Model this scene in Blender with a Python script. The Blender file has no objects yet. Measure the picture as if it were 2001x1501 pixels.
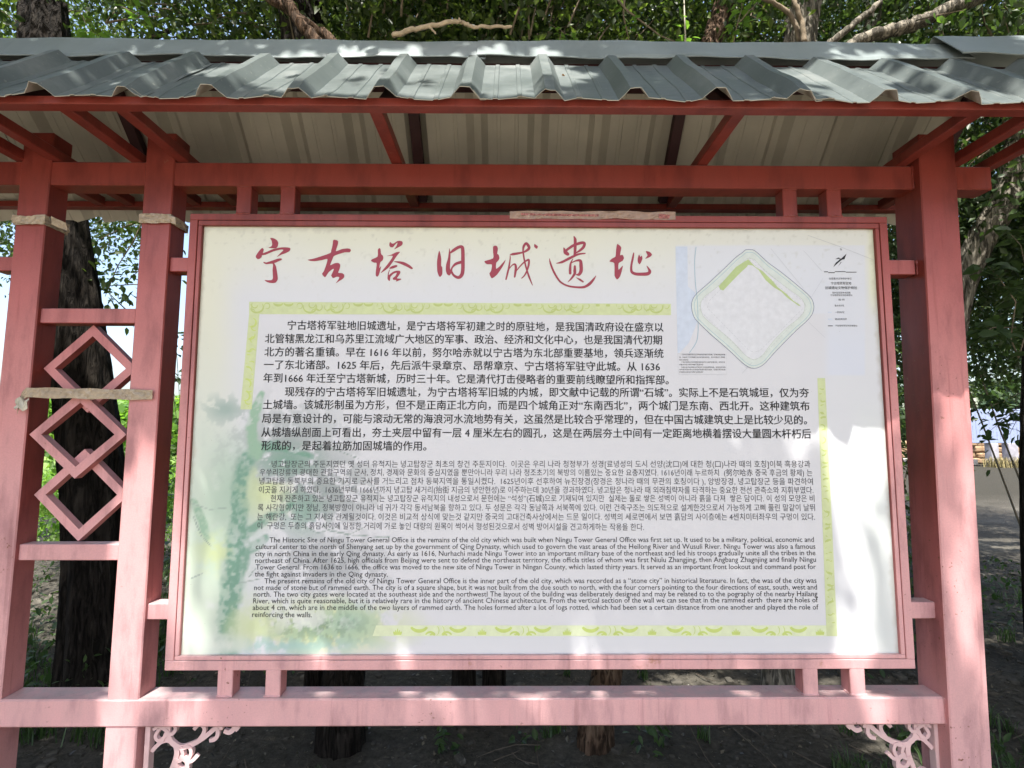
import bpy, math, random
import numpy as np
from math import sin, cos, tan, pi, radians, sqrt
from mathutils import Vector, Matrix

S = bpy.context.scene
COL = S.collection
random.seed(7)

# ------------------------------------------------------------------ camera, light, exposure
CAM = np.array([-0.097, -1.556, 1.555]); YAW, PITCH, ROLL = radians(.48), radians(5.12), radians(.07)
FPX, PCX, PCY = 1040.0, 1000.5, 750.5
_f = np.array([sin(YAW)*cos(PITCH), cos(YAW)*cos(PITCH), sin(PITCH)])
_r0 = np.array([cos(YAW), -sin(YAW), 0.]); _u0 = np.cross(_r0, _f)
_r = cos(ROLL)*_r0 + sin(ROLL)*_u0; _u = -sin(ROLL)*_r0 + cos(ROLL)*_u0
cd = bpy.data.cameras.new('camera'); cam = bpy.data.objects.new('camera', cd); COL.objects.link(cam)
cd.sensor_width = 36; cd.lens = FPX/2001*36; cd.clip_start = .02; cd.clip_end = 3000
M = Matrix.Identity(4)
for i in range(3):
    M[i][0] = _r[i]; M[i][1] = _u[i]; M[i][2] = -_f[i]; M[i][3] = CAM[i]
cam.matrix_world = M
S.camera = cam
S.view_settings.view_transform = 'Standard'; S.view_settings.look = 'None'
S.view_settings.gamma = 1; S.view_settings.use_curve_mapping = False
S.view_settings.exposure = 1.68
TS = np.array([-.07, -.41, 1.0]); TS /= np.linalg.norm(TS)        # towards the sun
W = bpy.data.worlds.new('World'); S.world = W; W.use_nodes = True
wn = W.node_tree; bgn = wn.nodes['Background']
sky = wn.nodes.new('ShaderNodeTexSky'); sky.sky_type = 'NISHITA'; sky.sun_disc = False
sky.sun_elevation = math.asin(TS[2]); sky.sun_rotation = math.atan2(TS[0], TS[1])
sky.air_density = 1.0; sky.dust_density = 3.5; sky.ozone_density = .6
wn.links.new(sky.outputs[0], bgn.inputs[0]); bgn.inputs[1].default_value = .13
ld = bpy.data.lights.new('sun', 'SUN'); ld.energy = 3.5; ld.angle = radians(.53); ld.color = (1, .955, .88)
sun = bpy.data.objects.new('sun', ld); COL.objects.link(sun); sun.location = (0, 0, 20)
sun.rotation_euler = Vector(TS).to_track_quat('Z', 'Y').to_euler()
S.cycles.max_bounces = 8; S.cycles.diffuse_bounces = 4; S.cycles.transparent_max_bounces = 4

# ------------------------------------------------------------------ helpers
def at(x, y, Y=0.0):
    """point on the vertical plane Y whose place in the survey photograph is x, y"""
    d = _f + (x-PCX)/FPX*_r - (y-PCY)/FPX*_u
    p = CAM + d*(Y-CAM[1])/d[1]
    return Vector((p[0], p[1], p[2]))
def ground(x, y, Z=0.0):
    d = _f + (x-PCX)/FPX*_r - (y-PCY)/FPX*_u
    p = CAM + d*(Z-CAM[2])/d[2]
    return Vector((p[0], p[1], p[2]))

def tag(o, label=None, cat=None, group=None, kind=None):
    if label: o['label'] = label
    if cat: o['category'] = cat
    if group: o['group'] = group
    if kind: o['kind'] = kind
    return o
def empty(name, loc=(0, 0, 0), **k):
    o = bpy.data.objects.new(name, None); COL.objects.link(o); o.location = loc; o.empty_display_size = .1
    return tag(o, **k)
def link(name, me, mat=None, parent=None, **k):
    o = bpy.data.objects.new(name, me); COL.objects.link(o)
    if mat is not None:
        for m in (mat if isinstance(mat, (list, tuple)) else [mat]): me.materials.append(m)
    if parent is not None:
        o.parent = parent
        o.matrix_parent_inverse = Matrix.Translation(-Vector(parent_loc(parent)))
    return tag(o, **k)
def parent_loc(p):
    l = Vector(p.location)
    return l
def mesh(name, V, F, smooth=False, mi=None):
    me = bpy.data.meshes.new(name)
    V = np.asarray(V, np.float32)
    if isinstance(F, np.ndarray):
        n = F.shape[1]; me.vertices.add(len(V)); me.vertices.foreach_set('co', V.ravel())
        me.loops.add(F.size); me.polygons.add(len(F))
        me.loops.foreach_set('vertex_index', F.ravel().astype(np.int32))
        me.polygons.foreach_set('loop_start', (np.arange(len(F))*n).astype(np.int32))
        me.polygons.foreach_set('loop_total', np.full(len(F), n, np.int32))
        me.update(calc_edges=True)
    else:
        me.from_pydata([tuple(map(float, v)) for v in V], [], F)
    if smooth: me.polygons.foreach_set('use_smooth', [True]*len(me.polygons))
    if mi is not None: me.polygons.foreach_set('material_index', np.asarray(mi, np.int32))
    me.update()
    return me

class MB:
    def __init__(s): s.V = []; s.F = []; s.mi = []
    def add(s, V, F, mi=0):
        b = len(s.V); s.V += [tuple(v) for v in V]; s.F += [tuple(i+b for i in f) for f in F]; s.mi += [mi]*len(F)
        return s
    def box(s, a, b, bev=0.0, mi=0, shear=None):
        """axis box from corner a to b with chamfered edges"""
        lo = [min(a[i], b[i]) for i in range(3)]; hi = [max(a[i], b[i]) for i in range(3)]
        c = [(lo[i]+hi[i])/2 for i in range(3)]; h = [(hi[i]-lo[i])/2 for i in range(3)]
        V, F = chamfer(h, min(bev, min(h)*.45))
        s.add([(v[0]+c[0], v[1]+c[1], v[2]+c[2]) for v in V], F, mi); return s
    def bar(s, p, q, w, d, up=(0, 1, 0), bev=0.0015, mi=0):
        """box along p->q, width w across, depth d along 'up'"""
        p = Vector(p); q = Vector(q); z = (q-p); L = z.length; z.normalize()
        y = Vector(up); y = (y-z*y.dot(z)).normalized(); x = y.cross(z)
        V, F = chamfer([w/2, d/2, L/2], bev); m = (p+q)/2
        s.add([tuple(m+x*v[0]+y*v[1]+z*v[2]) for v in V], F, mi); return s
    def tube(s, pts, rad, n=8, cap=True, mi=0, jit=0, rnd=random):
        pts = [Vector(p) for p in pts]; b = len(s.V); nv = []
        up = Vector((0.13, .97, .2))
        for i, p in enumerate(pts):
            t = (pts[min(i+1, len(pts)-1)]-pts[max(i-1, 0)]).normalized()
            x = up.cross(t);
            if x.length < .1: x = Vector((1, 0, 0)).cross(t)
            x.normalize(); y = t.cross(x)
            r = rad[i] if hasattr(rad, '__len__') else rad
            for k in range(n):
                a = 2*pi*k/n; rr = r*(1+jit*(rnd.random()-.5))
                s.V.append(tuple(p+x*cos(a)*rr+y*sin(a)*rr))
        for i in range(len(pts)-1):
            for k in range(n):
                k2 = (k+1) % n
                s.F.append((b+i*n+k, b+i*n+k2, b+(i+1)*n+k2, b+(i+1)*n+k)); s.mi.append(mi)
        if cap:
            s.F.append(tuple(b+k for k in range(n))[::-1]); s.mi.append(mi)
            s.F.append(tuple(b+(len(pts)-1)*n+k for k in range(n))); s.mi.append(mi)
        return s
    def build(s, name, mat, parent=None, smooth=False, **k):
        return link(name, mesh(name, s.V, s.F, smooth, s.mi if any(s.mi) else None), mat, parent, **k)

def chamfer(h, b):
    if b <= 0:
        V = [(sx*h[0], sy*h[1], sz*h[2]) for sx in (-1, 1) for sy in (-1, 1) for sz in (-1, 1)]
        return V, [(0, 1, 3, 2), (4, 6, 7, 5), (0, 4, 5, 1), (2, 3, 7, 6), (0, 2, 6, 4), (1, 5, 7, 3)]
    V = []; idx = {}
    for sx in (-1, 1):
        for sy in (-1, 1):
            for sz in (-1, 1):
                for ax in range(3):
                    v = [sx*(h[0]-b), sy*(h[1]-b), sz*(h[2]-b)]
                    v[ax] = (sx, sy, sz)[ax]*h[ax]
                    idx[(sx, sy, sz, ax)] = len(V); V.append(tuple(v))
    F = []
    def q(l):
        # orient outward
        a, c, d = [Vector(V[i]) for i in l[:3]]
        n = (c-a).cross(d-a); cen = sum((Vector(V[i]) for i in l), Vector())/len(l)
        F.append(tuple(l) if n.dot(cen) > 0 else tuple(l[::-1]))
    for ax in range(3):
        o = [i for i in range(3) if i != ax]
        for s_ in (-1, 1):
            l = []
            for (a, c) in ((-1, -1), (1, -1), (1, 1), (-1, 1)):
                k = [0, 0, 0]; k[ax] = s_; k[o[0]] = a; k[o[1]] = c; l.append(idx[(*k, ax)])
            q(l)
    for ax in range(3):
        o = [i for i in range(3) if i != ax]
        for a in (-1, 1):
            for c in (-1, 1):
                l = []
                for s_, oo in ((-1, 0), (1, 0), (1, 1), (-1, 1)):
                    k = [0, 0, 0]; k[ax] = s_; k[o[0]] = a; k[o[1]] = c; l.append(idx[(*k, o[oo])])
                q(l)
    for sx in (-1, 1):
        for sy in (-1, 1):
            for sz in (-1, 1): q([idx[(sx, sy, sz, i)] for i in range(3)])
    return V, F

# ------------------------------------------------------------------ materials
def mat(name):
    m = bpy.data.materials.new(name); m.use_nodes = True; nt = m.node_tree
    return m, nt, nt.nodes['Principled BSDF']
def N(nt, t, **k):
    n = nt.nodes.new(t)
    for a, v in k.items():
        if a.startswith('i_'):
            key = a[2:]; key = int(key) if key.isdigit() else key.replace('_', ' ')
            n.inputs[key].default_value = v
        else: setattr(n, a, v)
    return n
def ramp(nt, stops, interp='LINEAR'):
    r = nt.nodes.new('ShaderNodeValToRGB'); e = r.color_ramp.elements; r.color_ramp.interpolation = interp
    while len(e) < len(stops): e.new(.5)
    for i, (p, c) in enumerate(stops):
        e[i].position = p; e[i].color = (*c, 1) if len(c) == 3 else c
    return r
def mixc(nt, fac, a, b, mode='MIX'):
    m = nt.nodes.new('ShaderNodeMix'); m.data_type = 'RGBA'; m.blend_type = mode
    for s_, v in ((m.inputs[0], fac), (m.inputs[6], a), (m.inputs[7], b)):
        if isinstance(v, bpy.types.NodeSocket): nt.links.new(v, s_)
        elif isinstance(v, (int, float)): s_.default_value = v
        else: s_.default_value = (*v, 1) if len(v) == 3 else v
    return m.outputs[2]
def simple(name, col, rough=.7, spec=.3, var=.15, scale=20, bump=0.0, metallic=0):
    m, nt, b = mat(name); tc = N(nt, 'ShaderNodeTexCoord')
    no = N(nt, 'ShaderNodeTexNoise', i_Scale=scale, i_Detail=6.0, i_Roughness=.6); nt.links.new(tc.outputs['Object'], no.inputs['Vector'])
    r = ramp(nt, [(.3, tuple(c*(1-var) for c in col)), (.7, tuple(min(1, c*(1+var)) for c in col))])
    nt.links.new(no.outputs[0], r.inputs[0]); nt.links.new(r.outputs[0], b.inputs['Base Color'])
    b.inputs['Roughness'].default_value = rough; b.inputs['Specular IOR Level'].default_value = spec
    b.inputs['Metallic'].default_value = metallic
    if bump:
        bp = N(nt, 'ShaderNodeBump', i_Strength=bump, i_Distance=.01)
        nt.links.new(no.outputs[0], bp.inputs['Height']); nt.links.new(bp.outputs[0], b.inputs['Normal'])
    return m

def make_paint():
    # oxide-red steel paint: fresh under the roof, bleached to pink and chalky where rain and sun reach it
    m, nt, b = mat('weathered_shaded_red_paint'); L = nt.links
    tc = N(nt, 'ShaderNodeTexCoord'); sep = N(nt, 'ShaderNodeSeparateXYZ'); L.new(tc.outputs['Object'], sep.inputs[0])
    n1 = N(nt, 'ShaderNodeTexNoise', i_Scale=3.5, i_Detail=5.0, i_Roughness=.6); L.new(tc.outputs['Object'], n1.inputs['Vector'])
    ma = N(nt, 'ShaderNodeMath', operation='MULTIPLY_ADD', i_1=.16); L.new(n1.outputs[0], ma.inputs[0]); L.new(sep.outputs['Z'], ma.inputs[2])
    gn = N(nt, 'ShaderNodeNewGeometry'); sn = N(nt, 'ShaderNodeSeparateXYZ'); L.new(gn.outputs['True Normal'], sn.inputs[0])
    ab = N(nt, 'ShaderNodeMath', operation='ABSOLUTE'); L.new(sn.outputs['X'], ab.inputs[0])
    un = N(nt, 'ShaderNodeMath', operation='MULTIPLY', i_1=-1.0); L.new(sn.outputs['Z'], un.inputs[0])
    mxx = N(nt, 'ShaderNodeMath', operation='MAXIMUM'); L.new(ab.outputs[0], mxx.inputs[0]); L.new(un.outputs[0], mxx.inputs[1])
    side_shade = N(nt, 'ShaderNodeMapRange', i_1=.55, i_2=.95, i_3=0.0, i_4=.78); L.new(mxx.outputs[0], side_shade.inputs[0])  # painted shade: side and under faces take the darker red, for weak side light
    ma2 = N(nt, 'ShaderNodeMath', operation='ADD'); L.new(ma.outputs[0], ma2.inputs[0]); L.new(side_shade.outputs[0], ma2.inputs[1]); ma = ma2
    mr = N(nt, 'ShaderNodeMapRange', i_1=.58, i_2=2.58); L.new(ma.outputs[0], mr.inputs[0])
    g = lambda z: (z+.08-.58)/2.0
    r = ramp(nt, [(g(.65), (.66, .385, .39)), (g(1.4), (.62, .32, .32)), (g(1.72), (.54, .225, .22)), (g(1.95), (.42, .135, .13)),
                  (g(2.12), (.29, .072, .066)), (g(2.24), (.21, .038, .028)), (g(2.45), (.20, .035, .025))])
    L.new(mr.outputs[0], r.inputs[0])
    # grime blotches and streaks
    mp = N(nt, 'ShaderNodeMapping'); mp.inputs['Scale'].default_value = (9, 9, 2.5); L.new(tc.outputs['Object'], mp.inputs[0])
    n2 = N(nt, 'ShaderNodeTexNoise', i_Scale=1.6, i_Detail=8.0, i_Roughness=.62); L.new(mp.outputs[0], n2.inputs['Vector'])
    r2 = ramp(nt, [(.34, (.70, .68, .70)), (.50, (.98, .98, .98)), (.75, (1.10, 1.05, 1.05))]); L.new(n2.outputs[0], r2.inputs[0])
    c = mixc(nt, 1.0, r.outputs[0], r2.outputs[0], 'MULTIPLY')
    dz = N(nt, 'ShaderNodeMapRange', i_1=.6, i_2=.95, i_3=0.0, i_4=.75); L.new(sn.outputs['Z'], dz.inputs[0])
    nd = N(nt, 'ShaderNodeTexNoise', i_Scale=26.0, i_Detail=6.0, i_Roughness=.7); L.new(tc.outputs['Object'], nd.inputs['Vector'])
    rdz = ramp(nt, [(.32, (.35, .35, .35)), (.62, (1, 1, 1))]); L.new(nd.outputs[0], rdz.inputs[0])
    dm = N(nt, 'ShaderNodeMath', operation='MULTIPLY'); L.new(dz.outputs[0], dm.inputs[0]); L.new(rdz.outputs[0], dm.inputs[1])
    c = mixc(nt, dm.outputs[0], c, (.40, .35, .345))
    # thin run marks and scuffs
    mp3 = N(nt, 'ShaderNodeMapping'); mp3.inputs['Scale'].default_value = (60, 60, 3.0); L.new(tc.outputs['Object'], mp3.inputs[0])
    n6 = N(nt, 'ShaderNodeTexNoise', i_Scale=1.0, i_Detail=4.0, i_Roughness=.6); L.new(mp3.outputs[0], n6.inputs['Vector'])
    r6 = ramp(nt, [(.30, (.84, .80, .80)), (.42, (1, 1, 1)), (.66, (1, 1, 1)), (.76, (1.08, 1.10, 1.10))]); L.new(n6.outputs[0], r6.inputs[0])
    c = mixc(nt, 1.0, c, r6.outputs[0], 'MULTIPLY')
    # fine specks and chips
    n3 = N(nt, 'ShaderNodeTexNoise', i_Scale=95.0, i_Detail=3.0); L.new(tc.outputs['Object'], n3.inputs['Vector'])
    r3 = ramp(nt, [(.66, (0, 0, 0)), (.72, (1, 1, 1))]); L.new(n3.outputs[0], r3.inputs[0])
    n4 = N(nt, 'ShaderNodeTexNoise', i_Scale=5.0, i_Detail=4.0); L.new(tc.outputs['Object'], n4.inputs['Vector'])
    r4 = ramp(nt, [(.56, (0, 0, 0)), (.66, (1, 1, 1))]); L.new(n4.outputs[0], r4.inputs[0])
    mm = N(nt, 'ShaderNodeMath', operation='MULTIPLY'); L.new(r3.outputs[0], mm.inputs[0]); L.new(r4.outputs[0], mm.inputs[1])
    c = mixc(nt, mm.outputs[0], c, (.20, .085, .05))
    n5 = N(nt, 'ShaderNodeTexNoise', i_Scale=260.0, i_Detail=2.0); L.new(tc.outputs['Object'], n5.inputs['Vector'])
    r5 = ramp(nt, [(.3, (.95, .95, .95)), (.7, (1.04, 1.04, 1.04))]); L.new(n5.outputs[0], r5.inputs[0])
    c = mixc(nt, 1.0, c, r5.outputs[0], 'MULTIPLY')
    zb = ramp(nt, [(0, (0, 0, 0)), (.30, (0, 0, 0)), (.5, (1, 1, 1)), (.75, (0, 0, 0))]); zr = N(nt, 'ShaderNodeMapRange', i_1=.86, i_2=.98); L.new(sep.outputs['Z'], zr.inputs[0]); L.new(zr.outputs[0], zb.inputs[0])
    nr = N(nt, 'ShaderNodeTexNoise', i_Scale=7.0, i_Detail=9.0, i_Roughness=.75); L.new(tc.outputs['Object'], nr.inputs['Vector'])
    rrs = ramp(nt, [(.56, (0, 0, 0)), (.64, (.85, .85, .85))]); L.new(nr.outputs[0], rrs.inputs[0])
    mu = N(nt, 'ShaderNodeMath', operation='MULTIPLY'); L.new(zb.outputs[0], mu.inputs[0]); L.new(rrs.outputs[0], mu.inputs[1])
    c = mixc(nt, mu.outputs[0], c, (.36, .16, .08))
    L.new(c, b.inputs['Base Color'])
    rr = ramp(nt, [(.3, (.34,)*3), (.7, (.55,)*3)]); L.new(n1.outputs[0], rr.inputs[0]); L.new(rr.outputs[0], b.inputs['Roughness'])
    b.inputs['Specular IOR Level'].default_value = .35
    bp = N(nt, 'ShaderNodeBump', i_Strength=.12, i_Distance=.002); L.new(n5.outputs[0], bp.inputs['Height'])
    bp2 = N(nt, 'ShaderNodeBump', i_Strength=.25, i_Distance=.004); L.new(n1.outputs[0], bp2.inputs['Height']); L.new(bp.outputs[0], bp2.inputs['Normal'])
    L.new(bp2.outputs[0], b.inputs['Normal'])
    return m
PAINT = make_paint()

def make_sheet():
    m, nt, b = mat('painted_sheet_top'); L = nt.links
    tc = N(nt, 'ShaderNodeTexCoord')
    n1 = N(nt, 'ShaderNodeTexNoise', i_Scale=6.0, i_Detail=7.0, i_Roughness=.65); L.new(tc.outputs['Object'], n1.inputs['Vector'])
    r = ramp(nt, [(.3, (.085, .102, .10)), (.55, (.125, .147, .143)), (.75, (.22, .235, .225))]); L.new(n1.outputs[0], r.inputs[0])
    n2 = N(nt, 'ShaderNodeTexNoise', i_Scale=120.0, i_Detail=3.0); L.new(tc.outputs['Object'], n2.inputs['Vector'])
    r2 = ramp(nt, [(.66, (0, 0, 0)), (.75, (.6, .6, .6))]); L.new(n2.outputs[0], r2.inputs[0])
    c = mixc(nt, r2.outputs[0], r.outputs[0], (.30, .29, .25)); L.new(c, b.inputs['Base Color'])
    rr = ramp(nt, [(.3, (.28,)*3), (.7, (.5,)*3)]); L.new(n1.outputs[0], rr.inputs[0]); L.new(rr.outputs[0], b.inputs['Roughness'])
    b.inputs['Specular IOR Level'].default_value = .5
    n3 = N(nt, 'ShaderNodeTexNoise', i_Scale=4.0, i_Detail=2.0); L.new(tc.outputs['Object'], n3.inputs['Vector'])
    bp = N(nt, 'ShaderNodeBump', i_Strength=.25, i_Distance=.006); L.new(n3.outputs[0], bp.inputs['Height']); L.new(bp.outputs[0], b.inputs['Normal'])
    return m
SHEET = make_sheet()
SHEET_UNDER = simple('beige_sheet_underside', (.43, .41, .345), .6, .25, .14, 5, .05)

def leaf_mat(name, c1, c2, c3, trans=.35):
    m, nt, b = mat(name); L = nt.links
    g = N(nt, 'ShaderNodeNewGeometry')
    r = ramp(nt, [(0, c1), (.5, c2), (1, c3)]); L.new(g.outputs['Random Per Island'], r.inputs[0])
    L.new(r.outputs[0], b.inputs['Base Color']); b.inputs['Roughness'].default_value = .42; b.inputs['Specular IOR Level'].default_value = .45
    t = N(nt, 'ShaderNodeBsdfTranslucent')
    c = mixc(nt, 1.0, r.outputs[0], (1.9, 2.1, .9), 'MULTIPLY'); L.new(c, t.inputs['Color'])
    mx = N(nt, 'ShaderNodeMixShader', i_0=trans); L.new(b.outputs[0], mx.inputs[1]); L.new(t.outputs[0], mx.inputs[2])
    L.new(mx.outputs[0], nt.nodes['Material Output'].inputs[0])
    return m
LEAF = leaf_mat('elm_leaves', (.030, .052, .020), (.052, .085, .026), (.12, .165, .045), .34)
LEAF2 = leaf_mat('ash_leaves', (.034, .060, .026), (.05, .085, .034), (.075, .115, .045), .3)
LEAFB = leaf_mat('young_leaves', (.08, .17, .03), (.12, .22, .045), (.17, .27, .06), .45)
WEED = leaf_mat('weed_leaves', (.035, .065, .022), (.05, .095, .03), (.08, .13, .045), .3)

def bark_mat(name, c1, c2, c3, s=1.0):
    m, nt, b = mat(name); L = nt.links
    tc = N(nt, 'ShaderNodeTexCoord'); mp = N(nt, 'ShaderNodeMapping'); mp.inputs['Scale'].default_value = (22*s, 22*s, 4.5*s); L.new(tc.outputs['Object'], mp.inputs[0])
    n1 = N(nt, 'ShaderNodeTexNoise', i_Scale=1.0, i_Detail=9.0, i_Roughness=.68, i_Distortion=.6); L.new(mp.outputs[0], n1.inputs['Vector'])
    mp2 = N(nt, 'ShaderNodeMapping'); mp2.inputs['Scale'].default_value = (38*s, 38*s, 5*s); L.new(tc.outputs['Object'], mp2.inputs[0])
    v = N(nt, 'ShaderNodeTexNoise', i_Scale=1.0, i_Detail=5.0, i_Roughness=.55, i_Distortion=1.2); L.new(mp2.outputs[0], v.inputs['Vector'])
    r = ramp(nt, [(.3, c1), (.52, c2), (.75, c3)]); L.new(n1.outputs[0], r.inputs[0])
    rv = ramp(nt, [(.40, (.3, .3, .3)), (.55, (1, 1, 1))]); L.new(v.outputs[0], rv.inputs[0])
    c = mixc(nt, 1.0, r.outputs[0], rv.outputs[0], 'MULTIPLY'); L.new(c, b.inputs['Base Color'])
    b.inputs['Roughness'].default_value = .9; b.inputs['Specular IOR Level'].default_value = .15
    ad = N(nt, 'ShaderNodeMath', operation='ADD'); L.new(n1.outputs[0], ad.inputs[0]); L.new(rv.outputs[0], ad.inputs[1])
    bp = N(nt, 'ShaderNodeBump', i_Strength=.9, i_Distance=.02); L.new(ad.outputs[0], bp.inputs['Height']); L.new(bp.outputs[0], b.inputs['Normal'])
    return m
BARK = bark_mat('dark_bark', (.014, .011, .009), (.028, .023, .019), (.07, .06, .05))
BARKL = bark_mat('pale_bark', (.16, .14, .11), (.27, .245, .20), (.38, .35, .29), .8)
BARKR = bark_mat('brown_bark', (.09, .055, .035), (.17, .11, .075), (.28, .2, .14), 1.0)
TWIG = simple('twig_bark', (.22, .18, .13), .85, .15, .3, 40)
DEADWOOD = simple('bare_dead_wood', (.42, .33, .22), .8, .2, .35, 45, .6)

def ground_mat():
    m, nt, b = mat('shaded_soil'); L = nt.links
    tc = N(nt, 'ShaderNodeTexCoord')
    n1 = N(nt, 'ShaderNodeTexNoise', i_Scale=1.1, i_Detail=10.0, i_Roughness=.62); L.new(tc.outputs['Object'], n1.inputs['Vector'])
    n2 = N(nt, 'ShaderNodeTexNoise', i_Scale=28.0, i_Detail=8.0, i_Roughness=.7); L.new(tc.outputs['Object'], n2.inputs['Vector'])
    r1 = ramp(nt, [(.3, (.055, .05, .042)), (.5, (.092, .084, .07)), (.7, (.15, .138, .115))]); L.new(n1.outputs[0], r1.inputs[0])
    r2 = ramp(nt, [(.3, (.5, .5, .5)), (.6, (1.1, 1.1, 1.1)), (.75, (1.8, 1.75, 1.6))]); L.new(n2.outputs[0], r2.inputs[0])
    c = mixc(nt, 1.0, r1.outputs[0], r2.outputs[0], 'MULTIPLY')
    # open dry dirt in front of the shelter and field grass beyond the trees
    sep = N(nt, 'ShaderNodeSeparateXYZ'); L.new(tc.outputs['Object'], sep.inputs[0])
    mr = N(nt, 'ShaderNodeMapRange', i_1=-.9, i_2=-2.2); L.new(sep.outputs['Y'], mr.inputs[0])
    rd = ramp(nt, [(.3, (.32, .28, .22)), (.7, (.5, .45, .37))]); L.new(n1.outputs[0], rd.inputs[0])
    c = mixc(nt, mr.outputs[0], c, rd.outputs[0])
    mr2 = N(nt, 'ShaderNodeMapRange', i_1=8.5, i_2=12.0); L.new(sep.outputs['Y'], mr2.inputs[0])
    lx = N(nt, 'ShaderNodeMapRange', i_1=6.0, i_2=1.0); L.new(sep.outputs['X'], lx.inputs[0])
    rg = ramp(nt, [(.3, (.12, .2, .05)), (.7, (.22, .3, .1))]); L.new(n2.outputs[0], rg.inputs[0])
    rb = ramp(nt, [(.3, (.028, .027, .02)), (.7, (.055, .05, .04))]); L.new(n2.outputs[0], rb.inputs[0])  # right-hand field soil, its partial shade painted in as darker colour
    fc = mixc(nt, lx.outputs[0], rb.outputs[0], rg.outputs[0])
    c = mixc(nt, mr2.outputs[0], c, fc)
    L.new(c, b.inputs['Base Color']); b.inputs['Roughness'].default_value = .95; b.inputs['Specular IOR Level'].default_value = .1
    bp = N(nt, 'ShaderNodeBump', i_Strength=.9, i_Distance=.03); L.new(n2.outputs[0], bp.inputs['Height']); L.new(bp.outputs[0], b.inputs['Normal'])
    return m
SOIL = ground_mat()

# ------------------------------------------------------------------ ground
def vnoise(x, y, s, seed):
    """2-D value noise, numpy"""
    x = np.asarray(x)*s; y = np.asarray(y)*s
    xi = np.floor(x).astype(np.int64); yi = np.floor(y).astype(np.int64); fx = x-xi; fy = y-yi
    fx = fx*fx*(3-2*fx); fy = fy*fy*(3-2*fy)
    def h(a, b_):
        n = (a*374761393 + b_*668265263 + seed*1442695041) & 0xffffffff
        n = ((n ^ (n >> 13))*1274126177) & 0xffffffff
        return ((n ^ (n >> 16)) & 0xffffff)/float(0xffffff)
    return (h(xi, yi)*(1-fx)+h(xi+1, yi)*fx)*(1-fy)+(h(xi, yi+1)*(1-fx)+h(xi+1, yi+1)*fx)*fy
def fbm(x, y, s, seed, o=4, g=.5):
    t = 0; a = 1; n = 0
    for i in range(o):
        t = t+a*vnoise(x, y, s*2**i, seed+i*17); n += a; a *= g
    return t/n

def gz(x, y):
    x = np.asarray(x, float); y = np.asarray(y, float)
    near = np.exp(-((x/9)**2+((y-2)/9)**2))
    h = (fbm(x+50, y+50, .8, 3, 5)-.5)*.10*near
    h += .22*np.exp(-(((x+4.2)/1.1)**2+((y-3.4)/.7)**2))      # soil mound seen through the lattice
    h += .02*(fbm(x+9, y+30, 9, 8, 3)-.5)*near
    return h
def make_ground():
    def axis(a, b_, n, far):
        core = np.linspace(a, b_, n); g = np.geomspace(.3, far, 22)
        return np.concatenate([a-g[::-1], core, b_+g])
    xs = axis(-7, 7, 230, 900); ys = axis(-3, 9, 200, 900)
    X, Y = np.meshgrid(xs, ys); Z = gz(X, Y)
    V = np.stack([X, Y, Z], -1).reshape(-1, 3); nx = len(xs); ny = len(ys)
    i = np.arange(nx*ny).reshape(ny, nx)
    F = np.stack([i[:-1, :-1], i[:-1, 1:], i[1:, 1:], i[1:, :-1]], -1).reshape(-1, 4)
    link('ground', mesh('ground', V, F, True), SOIL, kind='structure')
make_ground()

# ================================================================== THE SIGN SHELTER
SH = empty('sign_shelter', (0, 0, 0), label='red painted steel roadside shelter with ribbed grey metal roof holding the large white information board', cat='shelter')
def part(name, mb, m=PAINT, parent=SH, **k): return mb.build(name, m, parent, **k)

# posts
def lean_post(name, x0, x1, y, z1, lean, **k):
    mb = MB(); mb.box((x0, -y, -.1), (x1, y, z1), .003)
    mb.V = [(v[0]+lean*(v[2]-1.5), v[1], v[2]) for v in mb.V]
    return part(name, mb, **k)
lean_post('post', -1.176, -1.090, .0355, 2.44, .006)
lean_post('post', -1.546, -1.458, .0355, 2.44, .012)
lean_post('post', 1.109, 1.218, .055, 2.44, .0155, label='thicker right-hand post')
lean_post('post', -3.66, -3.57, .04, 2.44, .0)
# beams (tubes)
part('top_beam', MB().box((-4.3, -.031, 2.280), (1.357, .031, 2.352), .003))
part('bottom_beam', MB().box((-4.3, -.038, .760), (1.104, .038, .832), .004))
for x in (-.8815, -.752, .748, .881): part('spacer_bar', MB().box((x-.022, -.024, 2.196), (x+.022, .020, 2.281), .002))
for x in (-.870, -.739, .743, .874): part('spacer_bar', MB().box((x-.021, -.024, .830), (x+.021, .020, .903), .002))
for z in (2.0425, 1.0575):
    part('spacer_bar', MB().box((-1.095, -.0235, z-.0215), (-1.035, .0195, z+.0215), .002))
    part('spacer_bar', MB().box((1.035, -.0235, z-.0225), (1.113, .0195, z+.0225), .002))
    part('spacer_bar', MB().box((-1.60, -.0235, z-.0215), (-1.535, .0195, z+.0215), .002))
def bead(p, q, seed):
    rnd = random.Random(seed); p = Vector(p); q = Vector(q); n = max(3, int((q-p).length/.006)); mb = MB()
    mb.tube([p.lerp(q, i/n) for i in range(n+1)], [.0028*(.7+.7*rnd.random()) for _ in range(n+1)], 6, jit=.5, rnd=rnd); part('weld_bead', mb)
for x in (-.8815, -.752, .748, .881):
    bead((x-.022, -.0235, 2.2795), (x+.022, -.0235, 2.2795), int(x*99)); bead((x-.022, -.0235, 2.1975), (x+.022, -.0235, 2.1975), int(x*77))
for x in (-.870, -.739, .743, .874):
    bead((x-.022, -.0235, .8325), (x+.022, -.0235, .8325), int(x*88)); bead((x-.0215, -.0235, .8325), (x-.0215, .02, .8325), int(x*55))
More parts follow.
